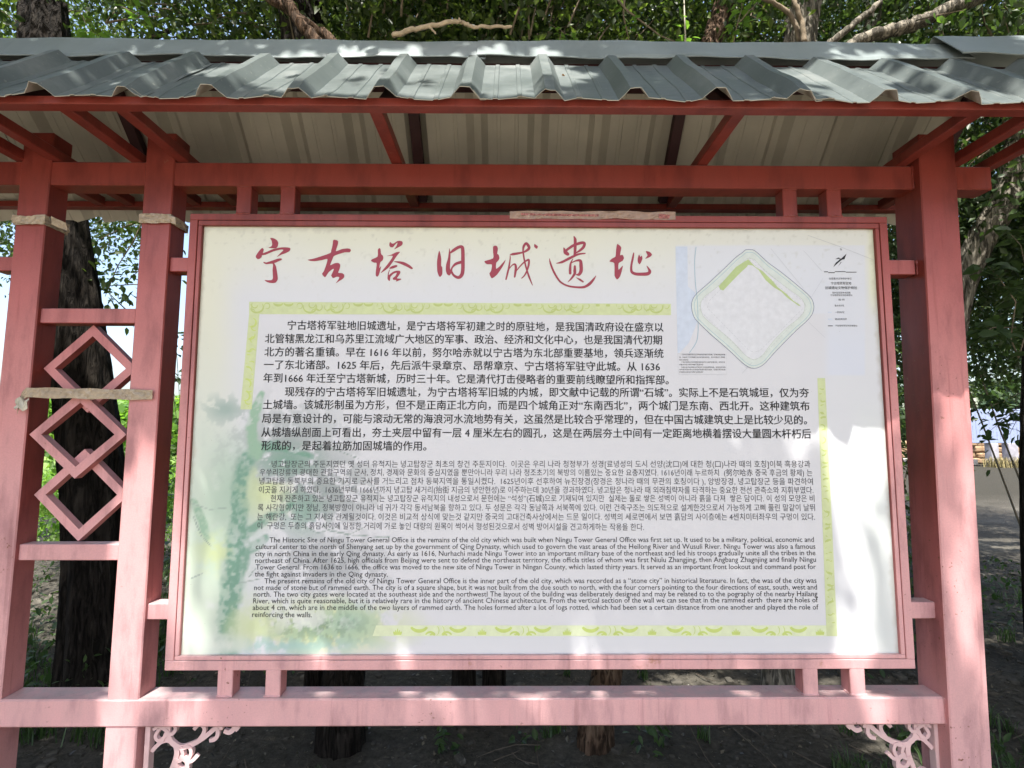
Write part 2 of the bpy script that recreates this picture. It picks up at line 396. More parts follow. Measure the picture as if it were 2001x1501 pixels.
bead((1.1165, -.031, 2.28), (1.1165, -.031, 2.352), 5); bead((1.100, -.040, .762), (1.100, -.040, .832), 6); bead((1.113, -.0235, 1.036), (1.113, -.0235, 1.080), 7); bead((1.1175, -.0235, 2.02), (1.1175, -.0235, 2.064), 8)
# crossbars of the lattice bay
for z in (1.889, 1.2175): part('crossbar', MB().box((-1.462, -.022, z-.022), (-1.168, .021, z+.022), .002))
# lattice: three interlocked square frames standing on their corners
def diamond(cx, cz, hw, hh, y):
    mb = MB(); c = [(cx, cz+hh), (cx+hw, cz), (cx, cz-hh), (cx-hw, cz)]
    t = .0235
    O = c; k = t*1.414/1.0
    I = [(cx, cz+hh-k), (cx+hw-k, cz), (cx, cz-hh+k), (cx-hw+k, cz)]
    for i in range(4):
        j = (i+1) % 4; g = .0004
        V = []
        for yy in (y-.0125, y+.0125):
            for p in (O[i], O[j], I[j], I[i]): V.append((p[0], yy, p[1]))
        mb.add(V, [(0, 3, 2, 1), (4, 5, 6, 7), (0, 1, 5, 4), (2, 3, 7, 6)])
    part('lattice_diamond', mb)
diamond(-1.317, 1.7375, .136, .129, .013)
diamond(-1.319, 1.5455, .137, .124, -.0125)
diamond(-1.317, 1.3735, .135, .130, .0135)

# board frame with rebate lines
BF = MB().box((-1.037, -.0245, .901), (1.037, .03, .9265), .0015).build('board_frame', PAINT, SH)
def rail(a, b_, y0=-.0245): return MB().box((a[0], y0, a[1]), (b_[0], .03, b_[1]), .0012)
for a, b_ in (((-1.037, 2.1775), (1.037, 2.197)), ((-1.037, .9268), (-1.0135, 2.1772)), ((1.0135, .9268), (1.037, 2.1772))):
    rail(a, b_).build('frame_rail', PAINT, BF)
for a, b_ in (((-1.0125, .9275), (1.0125, .9385)), ((-1.0125, 2.162), (1.0125, 2.1768)), ((-1.0125, .9388), (-1.0005, 2.1617)), ((1.0005, .9388), (1.0125, 2.1617))):
    rail(a, b_, -.0225).build('glazing_bead', PAINT, BF)

# roof -------------------------------------------------------------
SL = radians(46.0); EY, EZ = -.336, 2.357; ROOFX0, ROOFX1 = -4.4, 1.47
cS, sS = cos(SL), sin(SL)
PITCHX = .2035; RIB0 = .0035          # rib pitch; a rib crest stands at x = RIB0 + k*PITCHX
def rib_h(x):
    u = ((x-RIB0) / PITCHX) % 1.0
    if u > .5: u -= 1
    u = abs(u)*PITCHX
    if u < .012: return .028
    if u < .036: return .028*(.036-u)/.024
    # shallow stiffening ridges in the flat pan
    if abs(u-.072) < .006: return .0022
    return 0
def sheet(x0, x1, front, lift, seed, L=.395, down=0):
    rnd = random.Random(seed)
    base = []
    x = x0
    xs = set([x0, x1])
    k0 = math.floor((x0-RIB0)/PITCHX)-1
    for k in range(k0, k0+12):
        c = RIB0+k*PITCHX
        for d in (-.079, -.077, -.067, -.065, -.036, -.024, -.012, 0, .012, .024, .036, .065, .067, .077, .079): 
            if x0 < c+d < x1: xs.add(c+d)
    xs = sorted(xs); nt_ = 15; V = []
    ph = rnd.random()*9
    for j in range(nt_):
        t = L*j/(nt_-1)
        for x in xs:
            h = rib_h(x)+lift
            wob = .0013*sin(x*19+ph+t*9)*sin(t*31+ph*2) + .0012*sin(t*17+x*5+ph) + (.0035*sin(x*41+ph)*max(0, 1-t/.06) if j < 3 else 0)
            if j == 0: t0 = -.004+.005*sin(x*61+ph)+.003*sin(x*143+ph)
            else: t0 = t
            hh = h*(1-.10*max(0, 1-t/.05))+wob
            if front: V.append((x, EY+t0*cS-hh*sS, EZ+t0*sS+hh*cS))
            else:
                t0 -= .034*max(0, 1-t/.1); V.append((x, -EY-t0*cS+hh*sS, EZ+t0*sS+hh*cS))
    nx = len(xs); n = len(V); F = []; mi = []
    th = .0016
    nrm = Vector((0, -sS, cS)) if front else Vector((0, sS, cS))
    V2 = [tuple(Vector(v)-nrm*th) for v in V]
    for j in range(nt_-1):
        for i in range(nx-1):
            a, b_, c, d = j*nx+i, j*nx+i+1, (j+1)*nx+i+1, (j+1)*nx+i
            q = (a, b_, c, d) if front else (d, c, b_, a)
            F.append(q); mi.append(0); F.append(tuple(n+w for w in q[::-1])); mi.append(1)
    edge = [(i, i+1) for i in range(nx-1)]
    for a, b_ in edge:
        F.append((a+n, b_+n, b_, a)); mi.append(1)
        a2, b2 = a+(nt_-1)*nx, b_+(nt_-1)*nx; F.append((a2, b2, b2+n, a2+n)); mi.append(0)
    for j in range(nt_-1):
        a, d = j*nx, (j+1)*nx; F.append((a, d, d+n, a+n)); mi.append(0)
        a, d = a+nx-1, d+nx-1; F.append((a+n, d+n, d, a)); mi.append(0)
    me = mesh('roof_sheet', V+V2, F, False, mi)
    return link('roof_sheet', me, [SHEET, SHEET_UNDER], SH)
xe = ROOFX1; k = 0
seams = []
x = RIB0+6*PITCHX+.052
seams = [ROOFX1]; s0 = RIB0+3*PITCHX+.050
while s0 > -4.4: seams.append(s0); s0 -= PITCHX*4
seams.append(-4.4)
for i in range(len(seams)-1):
    a, b_ = seams[i+1]-.03, seams[i]
    sheet(max(a, -4.4), b_, True, .0022*(i % 2), 10+i)
    sheet(max(a, -4.4), min(b_, 1.41), False, .0022*(i % 2), 40+i)
# ridge caps
def cap(x0, x1, dz, seed, ext=0):
    rnd = random.Random(seed); n = 40; V = []; th = .0016
    prof = [(-.066-ext, -.098-ext*1.15), (-.060-ext, -.087-ext*1.15), (-.014, -.012), (-.005, 0), (.005, 0), (.014, -.012), (.06, -.087), (.066, -.098)]
    top = 2.762+dz
    for i in range(n+1):
        x = x0+(x1-x0)*i/n
        for q, (py, pz) in enumerate(prof):
            w = .0022*sin(x*9+seed+q)+.0012*sin(x*31+seed*2)
            V.append((x, py-(w if q < 2 else 0)-dz*.2*(q < 2), top+pz+w))
    m_ = len(prof); F = []
    for i in range(n):
        for q in range(m_-1):
            a = i*m_+q; F.append((a, a+m_, a+m_+1, a+1))
    nn = len(V); V += [(v[0], v[1]*.97, v[2]-th) for v in V]
    F += [tuple(j+nn for j in f[::-1]) for f in F]
    for q in range(m_-1):
        F.append((q, q+1, q+1+nn, q+nn)); e = n*m_; F.append((e+q+nn, e+q+1+nn, e+q+1, e+q))
    for i in range(n):
        a = i*m_; F.append((a, a+nn, a+m_+nn, a+m_)); a += m_-1; F.append((a+nn, a, a+m_, a+m_+nn))
    link('ridge_cap', mesh('ridge_cap', V, F), SHEETCAP, SH)
SHEETCAP = simple('ridge_flashing_paint', (.25, .29, .29), .33, .5, .14, 5, .06)
cap(-.19, 1.30, .004, 3)
cap(-2.3, -.165, 0, 5)
cap(-4.4, -2.27, .004, 8)
cap(1.235, 1.60, .030, 9, .030)
DARKP = simple('dark_rafter_gap_shade', (.045, .016, .018), .6, .3, .2, 8)  # dark rafter colour; on the ridge purlin it paints the shade under the cap
# eave purlins, ties, rafters
part('eave_purlin', MB().box((ROOFX0, -.316, 2.350), (ROOFX1-.01, -.283, 2.371), .002))
part('eave_purlin', MB().box((ROOFX0, .283, 2.350), (ROOFX1-.01, .316, 2.371), .002))
for x in (-1.545, -1.44, -1.205, -1.065, -.43, .487, 1.088, 1.25, 1.372):
    part('tie_bar', MB().box((x-.0165, -.2835, 2.3535), (x+.0165, .2835, 2.3835), .002))
for x in (-3.2, -2.3, -1.335, -.402, .460, 1.385):
    part('rafter', MB().bar((x, -.285, 2.377), (x, -.02, 2.652), .028, .034, up=(1, 0, 0)), DARKP)
    part('rafter', MB().bar((x, .285, 2.377), (x, .02, 2.652), .028, .034, up=(1, 0, 0)), DARKP)
for x in (-3.6, -2.6):
    part('tie_bar', MB().box((x-.0165, -.2835, 2.3535), (x+.0165, .2835, 2.3835), .002))
part('ridge_purlin', MB().box((ROOFX0, -.03, 2.615), (ROOFX1-.04, .03, 2.672), .002), DARKP)

# scroll brackets under the bottom beam
def ribbon(mb, pts, w, y0, y1, closed=False, sub=5):
    """flat strip of metal following pts (x,z), width w, catmull-rom smoothed"""
    P = [Vector((p[0], p[1])) for p in pts]; Wd = [p[2] if len(p) > 2 else w for p in pts]; Q = []; WW = []
    n = len(P)
    for i in range(n-1):
        p0, p1, p2, p3 = P[max(i-1, 0)], P[i], P[i+1], P[min(i+2, n-1)]
        for s_ in range(sub):
            t = s_/sub
            Q.append(.5*((2*p1)+(p2-p0)*t+(2*p0-5*p1+4*p2-p3)*t*t+(3*p1-p0-3*p2+p3)*t**3)); WW.append(Wd[i]*(1-t)+Wd[i+1]*t)
    Q.append(P[-1]); WW.append(Wd[-1]); V = []; F = []
    m_ = len(Q)
    for i in range(m_):
        t = (Q[min(i+1, m_-1)]-Q[max(i-1, 0)]); t = t.normalized() if t.length > 0 else Vector((1, 0)); nn = Vector((-t.y, t.x))*WW[i]/2
        a, b_ = Q[i]+nn, Q[i]-nn
        if i == 0: a -= t*WW[i]*.25; b_ -= t*WW[i]*.25
        if i == m_-1: a += t*WW[i]*.25; b_ += t*WW[i]*.25
        V += [(a.x, y0, a.y), (b_.x, y0, b_.y), (a.x, y1, a.y), (b_.x, y1, b_.y)]
    for i in range(m_-1):
        a = i*4; F += [(a, a+1, a+5, a+4), (a+2, a+6, a+7, a+3), (a, a+4, a+6, a+2), (a+1, a+3, a+7, a+5)]
    F += [(0, 2, 3, 1), (m_*4-4, m_*4-3, m_*4-1, m_*4-2)]
    mb.add(V, F)
CASTING = simple('pale_pink_casting', (.72, .50, .49), .55, .3, .1, 14, .05)
def bracket(x0, sx):
    # strokes digitised in a 240 x 101 photo crop; u to the right, v down from the beam
    mb = MB(); s_ = .00150
    def P(l): return [(x0+sx*u*s_, .7595-v*s_*1.0, (q*s_ if q else .0082)) for (u, v, q) in l]
    S_ = [[(9, 52, 7), (16, 44, 7), (26, 36, 7), (38, 34, 8), (50, 42, 9), (54, 54, 9), (52, 68, 9), (46, 84, 8), (40, 102, 8), (34, 122, 8), (24, 138, 8), (12, 146, 8)],
          [(40, 4, 7), (36, 16, 8), (40, 32, 9), (50, 42, 9), (62, 46, 9), (78, 42, 9), (98, 32, 8), (116, 18, 8), (130, 6, 7), (142, -2, 7)],
          [(92, 34, 6), (101, 22, 7), (102, 12, 7), (95, 6, 7), (88, 9, 7), (84, 14, 6)],
          [(116, 16, 6), (125, 14, 7), (127, 24, 7), (122, 32, 7), (114, 34, 6)],
          [(140, -2, 6), (154, 4, 8), (156, 14, 8), (148, 20, 8), (140, 18, 7)],
          [(160, -2, 7), (164, 10, 7), (160, 16, 6)], [(124, -2, 7), (132, 8, 7), (133, 14, 6)],
          [(10, 14, 5), (20, 10, 6), (30, 14, 6), (36, 20, 6), (28, 30, 6), (20, 34, 6), (14, 26, 6), (20, 14, 6)],
          [(30, 12, 6), (38, 4, 6), (46, 4, 6), (50, 14, 6), (44, 22, 6), (32, 20, 6)],
          [(28, 34, 5), (32, 22, 5)], [(62, 46, 6), (66, 58, 6), (62, 68, 6), (52, 68, 6)],
          [(64, 48, 6), (76, 44, 6), (81, 54, 6), (76, 66, 6), (68, 66, 6)], [(68, 66, 6), (76, 70, 6), (84, 68, 6), (90, 62, 7)],
          [(54, 70, 6), (58, 80, 7), (66, 84, 7), (74, 78, 6), (72, 66, 6), (62, 62, 6)], [(76, 70, 6), (76, 84, 7), (72, 92, 7)],
          [(36, 104, 6), (30, 92, 6), (20, 92, 6), (16, 100, 6), (20, 108, 6)], [(30, 128, 6), (44, 132, 6), (50, 142, 6)]]
    for i, l in enumerate(S_): ribbon(mb, P(l), .008, -.0045-.00025*i, .0035+.00025*i)
    part('scroll_bracket', mb, CASTING)
    part('bracket_flange', MB().box((x0-sx*.004, -.012, .57), (x0+sx*.010, .012, .7597), .001), CASTING)
bracket(-1.0835, 1); bracket(1.097, -1)

# ------------------------------------------------------------------ the printed board
PX = -.0120                       # plane of the print
def bd(px, py):                    # photo pixel -> x, z on the print
    p = at(px, py, PX); return p.x, p.z
LIFT = 0.0006
def paint_board():
    nx, nz = 501, 307
    xs = np.linspace(-1.002, 1.002, nx); zs = np.linspace(.9365, 2.1635, nz)
    X, Z = np.meshgrid(xs, zs); 
    # picture coordinates of every vertex, so that the artwork can be laid out in the survey pixels
    D = np.stack([X-CAM[0], np.full_like(X, PX-CAM[1]), Z-CAM[2]], -1); dz = D@_f
    U = PCX+FPX*(D@_r)/dz; Vv = PCY-FPX*(D@_u)/dz
    col = np.empty(X.shape+(3,))
    base = np.array([.745, .755, .785]); cream = np.array([.80, .80, .64]); green = np.array([.70, .77, .66])
    def ss(a, b_, v): t = np.clip((v-a)/(b_-a), 0, 1); return t*t*(3-2*t)
    col[:] = base
    def blend(c, m_):
        col[:] = col*(1-m_[..., None])+np.array(c)*m_[..., None]
    n = fbm(X, Z, 4, 5, 4)
    blend(cream, np.clip(ss(600, 445, Vv+60*(n-.5))*.95, 0, 1)*(.55+.45*ss(1700, 900, U)))
    blend(cream, ss(480, 395, U+40*(n-.5))*ss(1000, 600, Vv)*.9)
    blend((.79, .80, .56), ss(1690, 1706, U)*ss(640, 560, Vv)*.8)
    blend((.72, .78, .62), ss(1690, 1720, U-(Vv-450)*.06)*ss(760, 640, Vv)*.6)
    blend(green, ss(500, 360, U)*ss(560, 900, Vv)*.8)
    blend((.735, .79, .75), ss(1640, 1690, U-(Vv-740)*.07)*ss(740, 900, Vv)*.6)
    # map sheet
    mp_ = ss(1319, 1322, U)*ss(1692, 1688, U)*ss(478, 481, Vv)*ss(735, 731, Vv)
    blend((.74, .765, .83), mp_*.75)
    blend((.70, .74, .85), mp_*ss(1560, 1640, U+120*(n-.5))*ss(600, 700, Vv)*.5)
    # clean text field
    tf = ss(505, 508, U+(Vv-614)*.075)*ss(612, 615, Vv)*ss(1230, 1222, Vv)*ss(1625, 1600, U)
    blend((.735, .735, .765), tf*ss(560, 740, U+(Vv-800)*.0)*1.0*.8)
    blend((.735, .735, .765), tf*ss(840, 790, Vv)*.8)
    # ---- watercolour tree, lower left
    n1 = fbm(X+3, Z+1, 14, 11, 5, .6); n2 = fbm(X+7, Z+4, 38, 23, 4, .6); n3 = fbm(X+1, Z+9, 90, 31, 2, .6); n4 = fbm(X*1.0+5, Z+2, 6, 41, 3)
    def blob(cx, cy, rx, ry, c, a, lo=.40, hi=.60, nn=None, rot=0):
        nn = n1 if nn is None else nn
        dx, dy = U-cx, Vv-cy; cr, sr = cos(rot), sin(rot); ex, ey = (dx*cr+dy*sr)/rx, (-dx*sr+dy*cr)/ry
        d = np.sqrt(ex**2+ey**2)
        m_ = np.clip(1.15-d, 0, 1)*ss(lo, hi, nn+.25*(1-d)); blend(c, np.clip(m_*a*1.3, 0, 1))
    def stroke(pts, c, a, rough=.35, nn=None):
        nn = n2 if nn is None else nn
        best = np.full(U.shape, 1e9)
        for (x0, y0, w0), (x1, y1, w1) in zip(pts[:-1], pts[1:]):
            vx, vy = x1-x0, y1-y0; L2 = vx*vx+vy*vy; t = np.clip(((U-x0)*vx+(Vv-y0)*vy)/L2, 0, 1)
            d = np.hypot(U-x0-t*vx, Vv-y0-t*vy)/((w0+(w1-w0)*t)/2); best = np.minimum(best, d)
        m_ = ss(1.25, .55, best+rough*(nn-.5)*3.2)*(.55+.9*ss(.36, .62, n3*.5+n2*.5)); blend(c, np.clip(m_*a*1.25, 0, 1))
    G1 = (.20, .38, .29); G2 = (.34, .52, .38); G3 = (.62, .74, .42); G4 = (.38, .46, .40); GY = (.66, .74, .36)
    blob(420, 1080, 85, 260, (.52, .68, .52), .6, .25, .6)
    blob(560, 880, 150, 120, (.42, .46, .46), .8, .45, .62, n2)
    blob(640, 960, 140, 80, (.38, .42, .42), .75, .5, .64, n2)
    blob(640, 1100, 160, 80, (.44, .46, .48), .75, .48, .62, n2)
    blob(470, 960, 70, 120, G2, .5, .38, .6)
    blob(520, 960, 60, 70, GY, .6, .45, .6)
    blob(560, 900, 80, 40, G1, .6, .45, .58, n2)
    blob(590, 1000, 60, 60, G1, .55, .47, .6, n2)
    blob(420, 1080, 50, 60, GY, .6, .42, .6)
    blob(400, 1180, 60, 110, (.66, .74, .62), .55, .3, .6)
    blob(440, 800, 55, 35, (.36, .47, .43), .7, .45, .6, n2)
    stroke([(445, 1280, 46), (448, 1200, 42), (455, 1120, 40), (462, 1060, 44), (468, 1000, 34), (466, 950, 30), (478, 905, 34), (500, 880, 26), (540, 868, 18)], G1, .62)
    stroke([(500, 885, 30), (492, 840, 26), (500, 800, 22), (512, 770, 14)], G2, .7)
    stroke([(520, 872, 18), (570, 880, 14), (610, 892, 10)], G1, .6)
    stroke([(480, 1040, 24), (530, 1010, 20), (570, 985, 12)], G1, .5)
    stroke([(378, 980, 14), (392, 1010, 20), (404, 1050, 14)], G2, .7)
    stroke([(470, 1120, 22), (482, 1080, 24), (520, 1050, 14)], G1, .5)
    for l in ([(378, 985, 2.2), (410, 996, 1.8), (445, 992, 2)], [(466, 1140, 3), (500, 1133, 2.5), (520, 1134, 2)], [(378, 1010, 1.8), (395, 1050, 1.8), (412, 1066, 1.4)],
              [(640, 1036, 3), (690, 1046, 2.5), (760, 1050, 2)], [(680, 1046, 2), (712, 1030, 1.6)], [(600, 1030, 2), (620, 1042, 2), (660, 1030, 1.6)],
              [(375, 1130, 1.6), (400, 1118, 1.4)], [(620, 870, 2), (660, 880, 1.6), (700, 896, 1.4)], [(500, 1110, 2.2), (486, 1128, 2)]):
        stroke(l, (.28, .36, .33), .7, .1)
    blob(640, 1225, 190, 62, GY, .85, .36, .56, n1)
    blob(600, 1235, 150, 50, (.50, .64, .42), .75, .42, .60, n2)
    blob(680, 1215, 80, 48, (.42, .58, .45), .75, .42, .58, n2)
    blob(620, 1225, 130, 40, (.24, .34, .25), .55, .56, .66, n3)
    blob(580, 1210, 120, 40, (.84, .86, .82), .6, .58, .68, n2)
    blob(560, 1262, 200, 22, (.40, .62, .58), .6, .4, .6, n2)
    blob(500, 1225, 60, 70, (.66, .74, .44), .7, .4, .6, n1)
    blob(430, 1262, 100, 26, (.76, .80, .72), .6, .35, .6, n1)
    # dirt along the rim and little specks
    rim = np.minimum.reduce([U-398+(Vv-450)*.055, 1704+(Vv-450)*.062-U])
    blend((.42, .38, .28), ss(9, 0, rim+14*(n2-.5))*.35)
    blend((.45, .43, .36), ss(456, 444, Vv+16*(n2-.5))*.5)
    blend((.5, .5, .42), ss(.72, .86, n3)*ss(640, 430, Vv)*.35)
    col *= .88*(1+.03*(n[..., None]-.5))
    V = np.stack([X, np.full_like(X, PX), Z], -1).reshape(-1, 3)
    i = np.arange(nx*nz).reshape(nz, nx)
    F = np.stack([i[:-1, :-1], i[:-1, 1:], i[1:, 1:], i[1:, :-1]], -1).reshape(-1, 4)
    me = mesh('printed_panel', V, F)
    ca = me.color_attributes.new('print', 'FLOAT_COLOR', 'POINT')
    ca.data.foreach_set('color', np.concatenate([np.clip(col, 0, 1).reshape(-1, 3), np.ones((nx*nz, 1))], 1).ravel().astype(np.float32))
    m, nt, b = mat('printed_film'); a = N(nt, 'ShaderNodeVertexColor', layer_name='print')
    tc = N(nt, 'ShaderNodeTexCoord'); sp = N(nt, 'ShaderNodeTexNoise', i_Scale=160.0, i_Detail=2.0); nt.links.new(tc.outputs['Object'], sp.inputs['Vector'])
    r = ramp(nt, [(.765, (0, 0, 0)), (.79, (1, 1, 1))]); nt.links.new(sp.outputs[0], r.inputs[0])
    nt.links.new(mixc(nt, r.outputs[0], a.outputs[0], (.3, .27, .22)), b.inputs['Base Color'])
    b.inputs['Roughness'].default_value = .38; b.inputs['Specular IOR Level'].default_value = .35
    n5 = N(nt, 'ShaderNodeTexNoise', i_Scale=1.6, i_Detail=2.0); nt.links.new(tc.outputs['Object'], n5.inputs['Vector'])
    bp = N(nt, 'ShaderNodeBump', i_Strength=.25, i_Distance=.02); nt.links.new(n5.outputs[0], bp.inputs['Height']); nt.links.new(bp.outputs[0], b.inputs['Normal'])
    return link('information_board', me, m, SH, label='white printed panel with red brush heading, map and three languages')
BOARD = paint_board()
MB().box((-1.011, PX+.002, .93), (1.011, .014, 2.17), .001).build('backing_sheet', simple('grey_backing', (.3, .3, .3)), SH)

def ink(name, c, rough=.45): return simple(name, c, rough, .3, .06, 60)
INK = ink('black_ink', (.018, .018, .022)); INKG = ink('grey_ink', (.07, .07, .08)); RED = ink('heading_red_ink', (.33, .05, .075))
HALO = ink('white_ink', (.78, .79, .80))
def flat(name, polys, m, lift=LIFT, parent=None, **k):
    """flat printed shapes: polys = lists of (px, py) outlines"""
    import mathutils.geometry as G
    V = []; F = []
    for pi_, P in enumerate(polys):
        p2 = [Vector((*bd(*q), 0)) for q in P]
        tri = G.tessellate_polygon([p2]); b_ = len(V)
        V += [(q.x, PX-lift-1.5e-6*(pi_ % 120), q.y) for q in p2]      # each stroke a hair above the last
        for t in tri:
            a = [p2[i] for i in t]
            cr = (a[1]-a[0]).cross(a[2]-a[0]).z
            t = t if cr > 0 else t[::-1]
            F.append(tuple(i+b_ for i in t))
    return link(name, mesh(name, V, F), m, parent or BOARD, **k)
def strokes_px(lines, w=None, sub=5):
    """turn brush strokes (px, py, width) into outline quads, returned as polygons"""
    out = []
    for l in lines:
        P = [Vector((q[0], q[1])) for q in l]; Wd = [(q[2] if len(q) > 2 else w) for q in l]; n = len(P); Q = []; WW = []
        for i in range(n-1):
            p0, p1, p2, p3 = P[max(i-1, 0)], P[i], P[i+1], P[min(i+2, n-1)]
            for s_ in range(sub):
                t = s_/sub
                Q.append(.5*((2*p1)+(p2-p0)*t+(2*p0-5*p1+4*p2-p3)*t*t+(3*p1-p0-3*p2+p3)*t**3)); WW.append(Wd[i]*(1-t)+Wd[i+1]*t)
        Q.append(P[-1]); WW.append(Wd[-1]); m_ = len(Q); A = []; B = []
        for i in range(m_):
            t = Q[min(i+1, m_-1)]-Q[max(i-1, 0)]; t = t.normalized() if t.length else Vector((1, 0)); nn = Vector((-t.y, t.x))*WW[i]/2
            A.append(Q[i]+nn); B.append(Q[i]-nn)
        for i in range(m_-1):
            out.append([tuple(A[i]), tuple(A[i+1]), tuple(B[i+1]), tuple(B[i])])
        for e, s_ in ((0, 0), (m_-1, 1)):      # round ends
            r_ = WW[e]/2
            if r_ > .6: out.append([(Q[e].x+r_*cos(a*pi/4), Q[e].y+r_*sin(a*pi/4)) for a in range(8)])
    return out
def smooth_poly(P, sub=3):
    n = len(P); Q = []
    for i in range(n):
        p0, p1, p2, p3 = [Vector(P[(i+d) % n]) for d in (-1, 0, 1, 2)]
        a = (p1-p0); b_ = (p2-p1); c = (p3-p2)
        for s_ in range(sub):
            t = s_/sub; k_ = .35
            h = (2*t**3-3*t*t+1)*p1+(t**3-2*t*t+t)*(p2-p0)*k_+(-2*t**3+3*t*t)*p2+(t**3-t*t)*(p3-p1)*k_
            Q.append((h.x, h.y))
    return Q
# --- brush heading: seven characters
def tr(P, sc, ox, oy): return [(ox+q[0]/sc, oy+q[1]/sc) + ((q[2]/sc,) if len(q) > 2 else ()) for q in P]
A1 = (9.529, 490, 455); A2 = (8.7, 700, 455); A3 = (12.507, 930, 455); A4 = (8.7, 1060, 455)
HEAD = [
 (A1, [[(365,100),(430,105),(490,140),(515,190),(505,250),(480,285),(430,292),(330,280),(385,255),(400,215),(390,150)],
       [(205,290),(230,290),(245,320),(230,380),(300,355),(420,305),(560,275),(650,272),(720,280),(742,300),(720,345),(640,385),(570,410),(490,450),(560,375),(610,322),(560,315),(420,350),(280,410),(212,420),(205,450),(170,485),(130,492),(98,460),(100,425),(150,350)],
       [(235,545),(260,545),(290,555),(400,520),(500,485),(560,478),(588,492),(560,515),(460,560),(440,570),(470,620),(490,720),(505,840),(500,880),(470,925),(420,938),(350,932),(290,910),(258,880),(320,885),(390,880),(415,840),(408,700),(412,580),(300,588),(250,570)]], []),
 (A1, [[(1540,135),(1600,140),(1628,160),(1625,210),(1600,290),(1590,345),(1700,305),(1800,292),(1855,305),(1865,335),(1840,365),(1760,365),(1650,395),(1550,435),(1520,500),(1480,605),(1560,570),(1620,562),(1660,580),(1668,620),(1650,690),(1630,745),(1700,752),(1740,780),(1740,830),(1700,870),(1650,900),(1585,940),(1630,880),(1650,830),(1600,820),(1535,845),(1500,800),(1515,760),(1550,680),(1520,680),(1450,740),(1385,830),(1330,770),(1360,720),(1400,620),(1430,490),(1330,510),(1200,530),(1110,525),(1060,505),(1150,488),(1250,460),(1480,380),(1500,330),(1525,230)]], []),
 (A2, [[(360,262),(380,280),(390,360),(420,390),(428,430),(415,470),(380,500),(365,560),(362,600),(390,570),(375,640),(350,720),(325,748),(300,730),(300,660),(315,520),(270,510),(218,478),(240,450),(330,405),(335,290)],
       [(545,158),(575,185),(610,180),(660,145),(710,138),(750,150),(757,185),(740,215),(690,245),(610,285),(650,230),(668,168),(630,200),(590,248),(550,245),(530,220),(532,180)],
       [(480,398),(560,375),(640,335),(690,325),(710,332),(660,390),(600,480),(530,580),(460,640),(380,688),(440,610),(520,510),(590,395)],
       [(600,490),(700,485),(780,500),(860,540),(920,590),(930,610),(900,618),(830,580),(720,530)],
       [(528,605),(560,575),(630,550),(665,555),(660,580),(600,605),(550,615)],
       [(545,620),(530,660),(520,720),(590,665),(660,645),(710,650),(718,680),(690,730),(660,775),(720,780),(732,795),(640,832),(650,805),(595,800),(590,770),(630,740),(655,680),(600,700),(550,750),(540,815),(520,815),(498,780),(505,700),(525,640)]], []),
 (A2, [[(1378,305),(1400,370),(1412,450),(1410,560),(1430,590),(1430,700),(1400,748),(1375,740),(1345,660),(1340,500),(1355,380)],
       [(1550,262),(1565,320),(1570,400),(1560,600),(1585,660),(1570,710),(1545,728),(1510,705),(1490,640),(1495,540),(1525,440),(1540,330)]],
      [[(1565,345,22),(1620,300,50),(1700,250,50),(1762,242,55),(1778,300,60),(1780,450,62),(1778,640,62),(1755,725,62),(1700,762,50),(1625,725,40),(1585,650,30),(1600,590,28),(1660,530,45),(1750,500,50)]]),
 (A3, [[(420,345),(470,315),(520,335),(538,400),(520,510),(555,540),(575,620),(550,680),(495,740),(495,880),(580,820),(670,720),(725,660),(700,740),(620,880),(520,1020),(440,1090),(395,1112),(365,1090),(330,1000),(370,930),(390,780),(270,770),(212,720),(225,690),(420,625),(420,480)],
       [(1430,275),(1500,320),(1515,350),(1485,395),(1425,345)]],
      [[(825,545,10),(900,525,60),(1000,510,60),(1150,480,40),(1250,430,60),(1300,370,70),(1270,300,70),(1225,262,60),(1170,330,60),(1152,440,40),(1165,560,40),(1190,700,40),(1240,900,40),(1300,1080,45),(1385,1290,12)],
       [(835,560,15),(835,650,30),(805,850,45),(770,1000,45),(735,1140,35)], [(800,900,20),(880,800,25),(950,770,45),(975,830,60),(970,930,60),(945,1080,40)],
       [(975,950,20),(1080,820,30),(1180,720,35),(1260,670,45),(1295,670,45),(1290,780,50),(1250,920,40),(1190,1040,35),(1115,1115,18)]]),
 (A4, [], [[(535,65,18),(555,120,50),(555,250,50),(550,380,45)], [(362,255,12),(390,330,70),(430,365,56)], [(405,300,40),(520,220,45),(650,175,50),(712,178,45),(700,240,50),(640,300,40),(525,370,8)],
       [(230,522,6),(330,500,40),(450,440,45),(600,370,35),(725,352,20)], [(520,440,8),(480,520,30),(470,620,45),(470,690,45)], [(480,520,10),(560,480,25),(640,475,48),(655,550,60),(655,650,60),(620,710,50),(575,710,16)],
       [(550,570,35),(548,650,50),(545,700,45),(490,780,30),(430,840,6)], [(570,762,5),(640,800,35),(690,835,25)],
       [(120,435,6),(135,520,30),(200,680,35),(300,830,30),(420,900,30),(560,925,32),(700,925,40),(800,870,50),(870,790,35),(912,728,4)]]),
 (A4, [[(1268,195),(1310,215),(1340,260),(1318,380),(1360,375),(1385,430),(1360,480),(1295,520),(1293,630),(1365,558),(1350,640),(1320,740),(1270,795),(1225,730),(1220,520),(1138,490),(1180,440),(1240,405),(1250,300)],
       [(1640,375),(1665,410),(1690,390),(1697,450),(1655,538),(1620,500),(1620,430)], [(1755,315),(1820,325),(1862,370),(1830,410),(1745,445),(1785,385)]],
      [[(1550,345,18),(1535,430,35),(1510,560,35),(1515,660,45),(1580,700,50),(1700,705,55),(1795,695,60),(1822,650,50),(1770,562,6)]])]
